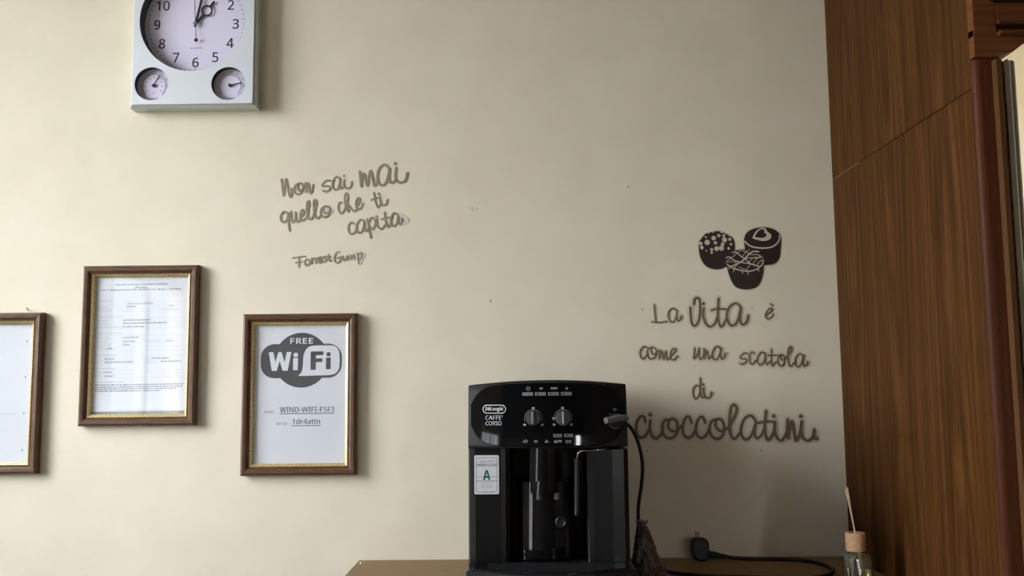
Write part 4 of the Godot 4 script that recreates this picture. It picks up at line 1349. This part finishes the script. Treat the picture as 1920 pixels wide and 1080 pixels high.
	panel_stroke(st, [Vector2(0.0305, 0.3610), Vector2(0.0328, 0.3633), Vector2(0.0351, 0.3610), Vector2(0.0328, 0.3587), Vector2(0.0305, 0.3610)], 0.0007)
	panel_stroke(st, [Vector2(0.0340, 0.3610), Vector2(0.0358, 0.3610)], 0.0007)
	part("steam_symbol", done(st), M.print, fascia)
	st = new_st()
	panel_stroke(st, smooth_line([Vector2(-0.0430, 0.2700), Vector2(-0.0400, 0.2738), Vector2(-0.0372, 0.2745), Vector2(-0.0358, 0.2725), Vector2(-0.0380, 0.2702), Vector2(-0.0405, 0.2725)], 5), 0.0008)
	part("warning_symbol", done(st), M.print, fascia)
	st = new_st()
	for k in 5:
		panel_stroke(st, [Vector2(-0.0240 + k * 0.0014, 0.2740), Vector2(-0.0236 + k * 0.0012, 0.2708)], 0.0007)
	panel_stroke(st, [Vector2(-0.0236, 0.2708), Vector2(-0.0186, 0.2708)], 0.0007)
	part("warning_symbol", done(st), M.print_dim, fascia)
	st = new_st()
	panel_stroke(st, [Vector2(-0.0060, 0.2704), Vector2(-0.0029, 0.2748), Vector2(0.0002, 0.2704), Vector2(-0.0060, 0.2704)], 0.0008)
	panel_stroke(st, [Vector2(-0.0029, 0.2732), Vector2(-0.0029, 0.2714)], 0.0007)
	part("warning_symbol", done(st), M.print, fascia)
	st = new_st()
	panel_stroke(st, arc_pts(Vector2(0.0120, 0.2716), 0.0021, 0, 360, 14), 0.0008)
	panel_stroke(st, [Vector2(0.0094, 0.2704), Vector2(0.0146, 0.2704)], 0.0008)
	panel_stroke(st, [Vector2(0.0158, 0.2700), Vector2(0.0170, 0.2744)], 0.0007)
	for k in 3:
		panel_stroke(st, [Vector2(0.0182 + k * 0.0018, 0.2702), Vector2(0.0182 + k * 0.0018, 0.2742)], 0.0008)
	part("rinse_symbol", done(st), M.print, fascia)
	panel_text("lettering", "ECO", font_sans, M.print, fascia, 0.0338, 0.2713, 0.0092, 0.0046)
	# the two dials
	for i in 2:
		var x: float = [-0.0251, 0.0252][i]
		st = new_st()
		panel_stroke(st, arc_pts(Vector2(x, 0.3102), 0.0150, -20, 200, 30), 0.0008)
		part("dial_scale", done(st), M.print_dim, fascia)
		for q in ([[-0.0148, -0.0106], [0.0, 0.0176], [0.0148, -0.0106]] if i == 0 else [[-0.0152, -0.0106], [-0.0156, 0.0], [0.0, 0.0176], [0.0140, -0.0106]]):
			st = new_st()
			panel_stroke(st, [Vector2(x + q[0] - 0.0026, 0.3102 + q[1] + 0.0006), Vector2(x + q[0] + 0.0026, 0.3102 + q[1] + 0.0006)], 0.0026)
			panel_stroke(st, [Vector2(x + q[0] - 0.0018, 0.3102 + q[1] - 0.0014), Vector2(x + q[0] + 0.0018, 0.3102 + q[1] - 0.0014)], 0.0012)
			part("dial_symbol", done(st), M.print_dim, fascia)
		var k := part("knob", lathe([[0.0125, 0.0], [0.0122, 0.007], [0.0112, 0.0088], [0.0, 0.0088]], 36), M.knob_lo, t)
		k.basis = panel_basis(x, 0.3102) * Basis(Vector3.RIGHT, PI / 2)
		k.position = on_panel(x, 0.3102, 0.0014)
		part("grip", box(Vector3(-0.0021, 0.0080, -0.0113), Vector3(0.0021, 0.0128, 0.0113), 0.0010), M.knob, k)
	# steam tap at the right end
	st = new_st()
	panel_stroke(st, arc_pts(Vector2(0.1165, 0.3038), 0.0128, 200, 340, 16), 0.0008)
	panel_stroke(st, arc_pts(Vector2(0.1160, 0.3226), 0.0030, 20, 200, 8), 0.0009)
	panel_stroke(st, [Vector2(0.1142, 0.3214), Vector2(0.1186, 0.3234)], 0.0012)
	panel_stroke(st, [Vector2(0.1064, 0.3182), Vector2(0.1066, 0.3142)], 0.0016)
	part("tap_symbol", done(st), M.print_dim, fascia)
	var tap := part("steam_tap", lathe([[0.0128, 0.0], [0.0122, 0.010], [0.0100, 0.013], [0.0, 0.0135]], 28), M.matte, t)
	tap.basis = panel_basis(0.1165, 0.3045) * Basis(Vector3.RIGHT, PI / 2)
	tap.position = on_panel(0.1165, 0.3045, 0.0014)
	st = new_st()
	add_prism(st, packed(smooth_line([Vector2(-0.0255, -0.0005), Vector2(-0.0235, 0.0050), Vector2(-0.012, 0.0056), Vector2(-0.004, 0.0088), Vector2(0.006, 0.0090), Vector2(0.0170, 0.0076), Vector2(0.0185, 0.0040), Vector2(0.0180, -0.0010), Vector2(0.006, -0.0022), Vector2(-0.008, -0.0040), Vector2(-0.0230, -0.0058)], 3)), 0.008, 0.019, 0.003)
	var lev := part("lever", done(st), M.knob, t, Vector3.ZERO, "grey steam lever")
	lev.basis = panel_basis(0.1165, 0.3045)
	lev.position = on_panel(0.1165, 0.3045, 0.0)
	# lower columns either side of the brewing bay
	st = new_st()
	var lc := []
	for q in [[-HALF, -0.110], [-HALF, -0.006]]:
		lc.append(Vector2(q[0], q[1]))
	lc.append(Vector2(-HALF + 0.003, -0.001))
	lc.append(Vector2(-HALF + 0.012, 0.0005))
	lc.append(Vector2(-0.082, 0.0005))
	lc.append(Vector2(-0.074, -0.0015))
	lc.append(Vector2(-0.067, -0.007))
	lc.append(Vector2(-0.0645, -0.014))
	lc.append(Vector2(-0.0645, -0.110))
	add_prism(st, packed_xz(packed(lc)), 0.066, 0.2600)
	var left := part("left_column", done(st), M.satin, t)
	left.rotation.x = -PI / 2
	st = new_st()
	add_prism(st, packed_xz(packed([Vector2(0.0665, -0.110), Vector2(0.0665, 0.0015), Vector2(0.0690, 0.0045), Vector2(0.078, 0.0060), Vector2(0.110, 0.0052), Vector2(0.130, 0.0025), Vector2(HALF, -0.003), Vector2(HALF, -0.110)])), 0.064, 0.2560)
	var right := part("water_tank", done(st), M.satin, t)
	right.rotation.x = -PI / 2
	# bay: back wall, curved brewing door, spout
	part("bay_back", box(Vector3(-0.0645, 0.060, -0.112), Vector3(0.0665, 0.2600, -0.075), 0.002), M.matte, t)
	st = new_st()
	var dr := [Vector2(-0.056, -0.075), Vector2(-0.0525, -0.030)]
	for i in 17:
		var a := PI - PI * i / 16.0
		dr.append(Vector2(-0.006 + cos(a) * 0.046, -0.028 + sin(a) * 0.022))
	dr.append(Vector2(0.044, -0.030))
	dr.append(Vector2(0.046, -0.075))
	st.set_smooth_group(3)
	for i in dr.size() - 1:
		var a: Vector2 = dr[i]
		var b: Vector2 = dr[i + 1]
		quad(st, Vector3(a.x, 0.068, a.y), Vector3(b.x, 0.068, b.y), Vector3(b.x, 0.2000, b.y), Vector3(a.x, 0.2000, a.y))
	st.set_smooth_group(-1)
	for i in range(1, dr.size() - 1):
		tri(st, Vector3(dr[0].x, 0.2, dr[0].y), Vector3(dr[i].x, 0.2, dr[i].y), Vector3(dr[i + 1].x, 0.2, dr[i + 1].y))
	part("grounds_door", done(st), M.spout, t, Vector3.ZERO, "curved glossy black door behind the spout")
	var kn := part("door_knob", lathe([[0.0095, 0.0], [0.0095, 0.004], [0.0080, 0.0055], [0.006, 0.004], [0.0, 0.003]], 24), M.rubber, t, Vector3(0.0205, 0.1320, -0.0115))
	kn.rotation.x = PI / 2
	# spout block with two nozzles
	st = new_st()
	var sp := []
	for i in 13:
		var a := PI - PI * i / 12.0
		sp.append(Vector2(-0.0085 + cos(a) * 0.0250, 0.004 + sin(a) * 0.0150))
	sp.append(Vector2(0.0165, -0.075))
	sp.append(Vector2(-0.0335, -0.075))
	st.set_smooth_group(4)
	for blk in [[0.2040, 0.2600, 1.0], [0.1830, 0.2040, 0.90]]:
		var kk: float = blk[2]
		for i in sp.size():
			var a: Vector2 = sp[i]
			var b: Vector2 = sp[(i + 1) % sp.size()]
			a = Vector2(-0.0085 + (a.x + 0.0085) * kk, a.y - (1.0 - kk) * 0.02)
			b = Vector2(-0.0085 + (b.x + 0.0085) * kk, b.y - (1.0 - kk) * 0.02)
			st.set_smooth_group(4 if i < 12 else -1)
			quad(st, Vector3(a.x, blk[0], a.y), Vector3(b.x, blk[0], b.y), Vector3(b.x, blk[1], b.y), Vector3(a.x, blk[1], a.y))
		st.set_smooth_group(-1)
		for i in range(1, sp.size() - 1):
			var p0 := Vector3(-0.0085 + (sp[0].x + 0.0085) * kk, blk[0], sp[0].y - (1.0 - kk) * 0.02)
			var p1 := Vector3(-0.0085 + (sp[i].x + 0.0085) * kk, blk[0], sp[i].y - (1.0 - kk) * 0.02)
			var p2 := Vector3(-0.0085 + (sp[i + 1].x + 0.0085) * kk, blk[0], sp[i + 1].y - (1.0 - kk) * 0.02)
			tri(st, p0, p2, p1)
	var spout := part("spout", done(st), M.spout, t)
	for x in [-0.0163, 0.0135]:
		part("nozzle", lathe([[0.0, 0.1722], [0.0046, 0.1722], [0.0048, 0.1760], [0.0052, 0.1835]], 18), M.knob_lo, spout, Vector3(x, 0.0, 0.005))
	# steam wand
	part("wand_pipe", tube(smooth_line([Vector3(0.1010, 0.2585, -0.006), Vector3(0.0960, 0.2566, 0.002), Vector3(0.085, 0.2556, 0.006), Vector3(0.066, 0.2548, 0.006), Vector3(0.0560, 0.2532, 0.004), Vector3(0.0512, 0.2480, 0.002), Vector3(0.0500, 0.2390, 0.0)], 5), 0.0021, 10), M.chrome, t, Vector3.ZERO, "thin chrome steam pipe")
	part("wand_sleeve", tube([Vector3(0.0500, 0.2400, 0.0), Vector3(0.0492, 0.19, 0.001), Vector3(0.0484, 0.1450, 0.002)], 0.0058, 14, 0.0050), M.matte, t)
	# drip tray
	st = new_st()
	var tr := [Vector2(-0.1400, -0.112), Vector2(-0.1400, 0.050)]
	for i in 21:
		var x := lerpf(-0.1385, 0.1395, i / 20.0)
		tr.append(Vector2(x, 0.066 + 0.040 * (1.0 - pow(x / 0.1395, 2.0))))
	tr.append(Vector2(0.1410, 0.050))
	tr.append(Vector2(0.1410, -0.112))
	add_prism(st, packed_xz(packed(tr)), 0.004, 0.0660, 0.0022)
	var tray := part("drip_tray", done(st), M.satin, t)
	tray.rotation.x = -PI / 2
	st = new_st()
	var g := []
	for q in tr:
		g.append(Vector2(q.x * 0.93, (q.y - 0.02) * 0.92 + 0.02 if q.y > 0 else 0.012))
	add_prism(st, packed_xz(packed(g)), 0.0, 0.0016, 0.0008)
	var grid := part("grid_plate", done(st), M.spout, t, Vector3(0, 0.0661, 0), "shiny cup grid on the drip tray")
	grid.rotation.x = -PI / 2
	for i in 9:
		var zz := 0.018 + i * 0.0085
		var half := 0.105 if zz < 0.06 else 0.105 * sqrt(maxf(0.05, 1.0 - (zz - 0.06) / 0.045))
		part("grid_slot", box(Vector3(-half, 0.0677, zz), Vector3(half, 0.0683, zz + 0.0022), 0.0), M.matte, t)
	for x in [-0.115, 0.115]:
		for z in [-0.33, 0.03]:
			part("foot", lathe([[0.0, 0.0], [0.012, 0.0], [0.013, 0.004], [0.013, 0.012]], 18), M.rubber, t, Vector3(x, 0.0, z))
	# energy label on the left column: a sticker stuck to the machine
	var e := thing("energy_label", "white energy class A label stuck on the coffee machine", "label", Vector3(0.047 - 0.1065, TABLE + 0.2145, 0.4010))
	part("label_sheet", prism(round_rect(Vector2.ZERO, 0.0428, 0.0665, 0.0028, 5), 0.0, 0.0004), M.sticker, e)
	st = new_st()
	var fr := []
	for q in round_rect(Vector2(0.0, 0.0), 0.0360, 0.0580, 0.0006, 2):
		fr.append(q)
	fr.append(fr[0])
	add_stroke(st, fr, 0.0006, 0.0005, 0.0)
	add_stroke(st, [Vector2(-0.018, -0.0035), Vector2(0.018, -0.0035)], 0.0006, 0.0005, 0.0)
	add_stroke(st, [Vector2(-0.018, -0.0105), Vector2(0.018, -0.0105)], 0.0007, 0.0005, 0.0)
	part("border_lines", done(st), M.sticker_ink, e)
	text("lettering", "Better than", font_sans, M.sticker_faint, e, Vector3(0, 0.0228, 0.0005), 0.0230, 0.0042)
	text("lettering", "ENERGY CLASS", font_sans, M.sticker_ink, e, Vector3(0, 0.0165, 0.0005), 0.0335, 0.0042)
	text("class_letter", "A", font_bold, M.green, e, Vector3(0.0, -0.0005, 0.0006), 0.0125, 0.0165, "dark green letter A")
	rng.seed = 3
	st = new_st()
	for y in [-0.0135, -0.0180, -0.0210, -0.0300]:
		bar_line(st, -0.0100, 0.0110, y, 0.0014, 0.0004)
	part("small_print", done(st), M.sticker_faint, e)
	# power lead from the back of the machine, down behind the bag and round to its plug
	var pc := thing("power_cord", "black power cord arching from behind the coffee machine and coiling across the table", "cord", Vector3(0.2, TABLE, 0.1))
	var pp := []
	for q in [[0.1890, 1.2405, 0.098], [0.2030, 1.2400, 0.106], [0.2196, 1.2345, 0.11], [0.2343, 1.2118, 0.11], [0.2443, 1.1773, 0.11], [0.2468, 1.1452, 0.11], [0.2427, 1.108, 0.11], [0.2364, 1.0709, 0.11], [0.2356, 1.034, 0.11], [0.236, 0.990, 0.11], [0.238, 0.964, 0.115], [0.2500, 0.9545, 0.132], [0.2720, 0.954, 0.1560], [0.3034, 0.954, 0.1880], [0.3652, 0.954, 0.2139], [0.4614, 0.954, 0.2323], [0.5403, 0.954, 0.2353], [0.5844, 0.954, 0.2073], [0.6066, 0.954, 0.1617], [0.6040, 0.954, 0.1073], [0.5816, 0.954, 0.0662], [0.5324, 0.954, 0.0464], [0.4792, 0.954, 0.0400], [0.4449, 0.9545, 0.0340], [0.4240, 0.9575, 0.0330]]:
		pp.append(Vector3(q[0] - 0.2, q[1] - TABLE, q[2] - 0.1))
	part("lead", tube(smooth_line(pp, 6), 0.0037, 10), M.rubber, pc)
	part("strain_relief", tube(smooth_line([Vector3(0.2280, 0.0070, -0.0670), Vector3(0.215, 0.0085, -0.0668), Vector3(0.2000, 0.0110, -0.0665), Vector3(0.1850, 0.0120, -0.0660)], 4), 0.0040, 12, 0.0085), M.rubber, pc)
	st = new_st()
	add_prism(st, packed(smooth_line([Vector2(-0.0165, 0.040), Vector2(-0.0185, 0.030), Vector2(-0.0170, 0.015), Vector2(-0.0115, 0.004), Vector2(-0.004, 0.0005), Vector2(0.010, 0.0005), Vector2(0.0165, 0.004), Vector2(0.0180, 0.018), Vector2(0.0182, 0.034), Vector2(0.0140, 0.0435), Vector2(0.002, 0.0455), Vector2(-0.010, 0.0450), Vector2(-0.0165, 0.040)], 3).slice(0, -1)), -0.012, 0.012, 0.004)
	part("plug", done(st), M.rubber, pc, Vector3(0.1715, 0.0, -0.066), "black angled mains plug")
	for x in [0.1660, 0.1700]:
		part("pin", tube([Vector3(x, 0.044, -0.069 + (x - 0.166) * 1.2), Vector3(x - 0.0012, 0.0600, -0.069 + (x - 0.166) * 1.2)], 0.0013, 8), M.chrome, pc)

# ------------------------------------------------------------------ crumpled bag, table, diffuser
func build_bag() -> void:
	var t := thing("crumpled_bag", "crumpled brown and grey plastic bag squeezed in beside the coffee machine", "bag", Vector3(0.236, TABLE, 0.255))
	var NA := 72
	var NH := 52
	var H := 0.104
	var dent := noise(34.0, 5, 2)
	var crease := noise(60.0, 8, 2)
	var print_n := noise(24.0, 15, 2)
	var pos := []
	var col := []
	for j in NH + 1:
		var v := float(j) / NH
		var row := []
		var crow := []
		# sagging belly, gathered towards the knot
		var base := lerpf(0.039, 0.0085, pow(v, 0.85)) * (0.86 + 0.14 * minf(1.0, v / 0.10))
		for i in NA:
			var a := TAU * i / NA
			var p := Vector3(cos(a) * 0.04, v * 0.11, sin(a) * 0.04)
			# pleats running down from the knot, slumped into soft horizontal folds lower down
			var pleat := absf(sin(a * 4.5 + 2.5 * dent.get_noise_3d(p.x, p.y, p.z)))
			var fold := absf(sin(v * 11.0 + 0.9 * sin(a + 0.6) + 3.0 * dent.get_noise_3d(p.z, p.x, p.y)))
			var r := base * (0.90 + 0.16 * pleat * (0.3 + v) + 0.20 * fold * (1.0 - v) + 0.16 * dent.get_noise_3d(p.x, p.y, p.z) + 0.10 * absf(crease.get_noise_3d(p.x, p.y, p.z)))
			row.append(Vector3(maxf(cos(a) * r - 0.012 * v, -0.047), v * H, sin(a) * r * 1.3))
			var k := print_n.get_noise_3d(p.x, p.y * 1.8, p.z)
			var c := Color(0.050, 0.036, 0.030)
			if k > 0.14:
				c = Color(0.12, 0.115, 0.11)
			elif k < -0.16:
				c = Color(0.085, 0.034, 0.025)
			elif k < -0.02:
				c = Color(0.14, 0.080, 0.055)
			crow.append(c)
		pos.append(row)
		col.append(crow)
	var st := new_st()
	st.set_smooth_group(0)
	for j in NH:
		for i in NA:
			var k := (i + 1) % NA
			for q in [[[j, k], [j, i], [j + 1, i]], [[j, k], [j + 1, i], [j + 1, k]]]:
				for m in [0, 2, 1]:
					st.set_color(col[q[m][0]][q[m][1]])
					st.add_vertex(pos[q[m][0]][q[m][1]])
	var foil := mat(Color.WHITE, 0.28)
	foil.vertex_color_use_as_albedo = true
	part("wrapper", done(st), foil, t)
	# knot and the loose ruffle above it
	var ruffle := new_st()
	ruffle.set_smooth_group(0)
	var rows := []
	for j in 7:
		var v := j / 6.0
		var row := []
		for i in 40:
			var a := TAU * i / 40.0
			var r := lerpf(0.0080, 0.0105, v * v) * (1.0 + 0.16 * v * sin(a * 4.0 + 1.0) + 0.08 * v * sin(a * 9.0))
			row.append(Vector3(cos(a) * r, v * 0.011 + 0.0014 * v * sin(a * 3.0 + 0.7), sin(a) * r))
		rows.append(row)
	for j in 6:
		for i in 40:
			var k := (i + 1) % 40
			quad(ruffle, rows[j][k], rows[j][i], rows[j + 1][i], rows[j + 1][k])
	part("gathered_neck", done(ruffle), mat(c8(104, 102, 98), 0.28), t, Vector3(-0.012, 0.1025, 0.0))

func build_table() -> void:
	var t := thing("table", "brown laminate table against the wall carrying the coffee machine", "table", Vector3(0.1735, 0.0, 0.0))
	var hw := 0.521
	part("table_top", box(Vector3(-hw, TABLE - 0.028, 0.0015), Vector3(hw - 0.001, TABLE, 0.62), 0.0012), M.table, t)
	part("apron", box(Vector3(-hw + 0.05, TABLE - 0.11, 0.05), Vector3(hw - 0.05, TABLE - 0.028, 0.07), 0.001), M.table, t)
	part("apron", box(Vector3(-hw + 0.05, TABLE - 0.11, 0.55), Vector3(hw - 0.05, TABLE - 0.028, 0.57), 0.001), M.table, t)
	for x in [-hw + 0.05, hw - 0.09]:
		for z in [0.04, 0.54]:
			part("leg", box(Vector3(x, 0.0, z), Vector3(x + 0.04, TABLE - 0.028, z + 0.04), 0.003), M.leg, t)
	var s := thing("screw", "small shiny screw head on the back left corner of the table top", "screw", Vector3(0.1735 - hw + 0.0115, TABLE, 0.036))
	part("head", lathe([[0.0, 0.0], [0.0042, 0.0], [0.0038, 0.0016], [0.0015, 0.0024], [0.0, 0.0024]], 16), M.chrome, s)

func build_diffuser() -> void:
	var t := thing("reed_diffuser", "small glass reed diffuser with wooden collar at the right end of the table", "diffuser", Vector3(0.6075, TABLE, 0.30))
	# square bottle with rounded shoulders, walls 2.5 mm thick
	var ring := func(w: float, r: float, y: float) -> Array:
		var o := []
		for q in round_rect(Vector2.ZERO, w, w, r, 5):
			o.append(Vector3(q.x, y, -q.y))
		return o
	var out := [ring.call(0.034, 0.008, 0.0005), ring.call(0.0405, 0.007, 0.003), ring.call(0.0410, 0.006, 0.050), ring.call(0.0390, 0.009, 0.0575), ring.call(0.0300, 0.0140, 0.0620), ring.call(0.0260, 0.0128, 0.0650), ring.call(0.0260, 0.0128, 0.0760)]
	var inn := [ring.call(0.0210, 0.0104, 0.0760), ring.call(0.0210, 0.0104, 0.0640), ring.call(0.0330, 0.008, 0.0560), ring.call(0.0355, 0.0045, 0.0490), ring.call(0.0355, 0.0045, 0.0060)]
	var loops := out + inn
	var st := new_st()
	st.set_smooth_group(0)
	for j in loops.size() - 1:
		for i in loops[j].size():
			var k: int = (i + 1) % loops[j].size()
			quad(st, loops[j][i], loops[j][k], loops[j + 1][k], loops[j + 1][i])
	st.set_smooth_group(-1)
	for i in range(1, loops[0].size() - 1):
		tri(st, loops[0][0], loops[0][i + 1], loops[0][i])
		tri(st, loops[-1][0], loops[-1][i], loops[-1][i + 1])
	part("bottle", done(st), M.bottle, t)
	st = new_st()
	var oil := [ring.call(0.0350, 0.0044, 0.0064), ring.call(0.0350, 0.0044, 0.0340)]
	st.set_smooth_group(0)
	for i in oil[0].size():
		var k: int = (i + 1) % oil[0].size()
		quad(st, oil[0][i], oil[0][k], oil[1][k], oil[1][i])
	st.set_smooth_group(-1)
	for i in range(1, oil[0].size() - 1):
		tri(st, oil[0][0], oil[0][i + 1], oil[0][i])
		tri(st, oil[1][0], oil[1][i], oil[1][i + 1])
	part("scented_oil", done(st), M.oil, t)
	var cap := part("collar", lathe([[0.0136, 0.0640, 0], [0.0165, 0.0640, 1], [0.0172, 0.0655, 2], [0.0175, 0.0945, 3], [0.0168, 0.0962, 4], [0.0115, 0.0962, 5], [0.0110, 0.0945, 6], [0.0110, 0.0765, 7], [0.0136, 0.0765, 8], [0.0136, 0.0640, 9]], 36), M.collar, t, Vector3(-0.0030, 0.0, 0.0), "pale wooden collar")
	cap.rotation.y = 0.3
	part("reed", tube([Vector3(0.0105, 0.0080, 0.006), Vector3(-0.0155, 0.1735, -0.001)], 0.0014, 8), M.reed, t)
	part("reed", tube([Vector3(0.0090, 0.0080, -0.004), Vector3(-0.0112, 0.1765, -0.006)], 0.0014, 8), M.reed, t)

# ------------------------------------------------------------------ scene
func _ready() -> void:
	var cam := Camera3D.new()
	cam.name = "camera"
	add_child(cam)
	cam.position = Vector3(0.0, 1.318, 2.035)
	cam.rotation_order = EULER_ORDER_YXZ
	cam.rotation = Vector3(deg_to_rad(5.9326), deg_to_rad(0.4473), deg_to_rad(-0.5329))
	cam.fov = rad_to_deg(2.0 * atan(540.0 / 1750.0))
	cam.near = 0.05
	cam.far = 100.0
	cam.current = true

	var we := WorldEnvironment.new()
	we.name = "environment"
	var env := Environment.new()
	env.background_mode = Environment.BG_SKY
	var sky := Sky.new()
	var sm := ProceduralSkyMaterial.new()
	# overcast, brighter overhead than at the horizon
	sm.sky_top_color = c8(236, 243, 255)
	sm.sky_horizon_color = c8(204, 206, 208)
	sm.sky_curve = 0.3
	sm.ground_horizon_color = c8(165, 160, 148)
	sm.ground_bottom_color = c8(140, 135, 124)
	sm.sky_energy_multiplier = 1.0
	sm.ground_energy_multiplier = 1.0
	sky.sky_material = sm
	env.sky = sky
	env.background_energy_multiplier = 36.5
	env.tonemap_mode = Environment.TONE_MAPPER_LINEAR
	env.tonemap_exposure = 1.0
	env.sdfgi_enabled = true
	env.ssao_enabled = true
	env.ssil_enabled = true
	we.environment = env
	add_child(we)

	var f1 := SystemFont.new()
	f1.font_names = PackedStringArray(["Droid Sans"])
	font_sans = f1
	var f2 := SystemFont.new()
	f2.font_names = PackedStringArray(["Droid Sans"])
	f2.font_weight = 700
	font_bold = f2
	var f3 := FontVariation.new()
	f3.base_font = f1
	f3.variation_embolden = 0.28
	font_medium = f3

	make_materials()
	build_room()
	build_panelling()
	build_table()
	build_machine()
	build_clock()
	build_document()
	build_wifi()
	build_left_frame()
	build_chocolates()
	build_lettering()
	build_bag()
	build_diffuser()
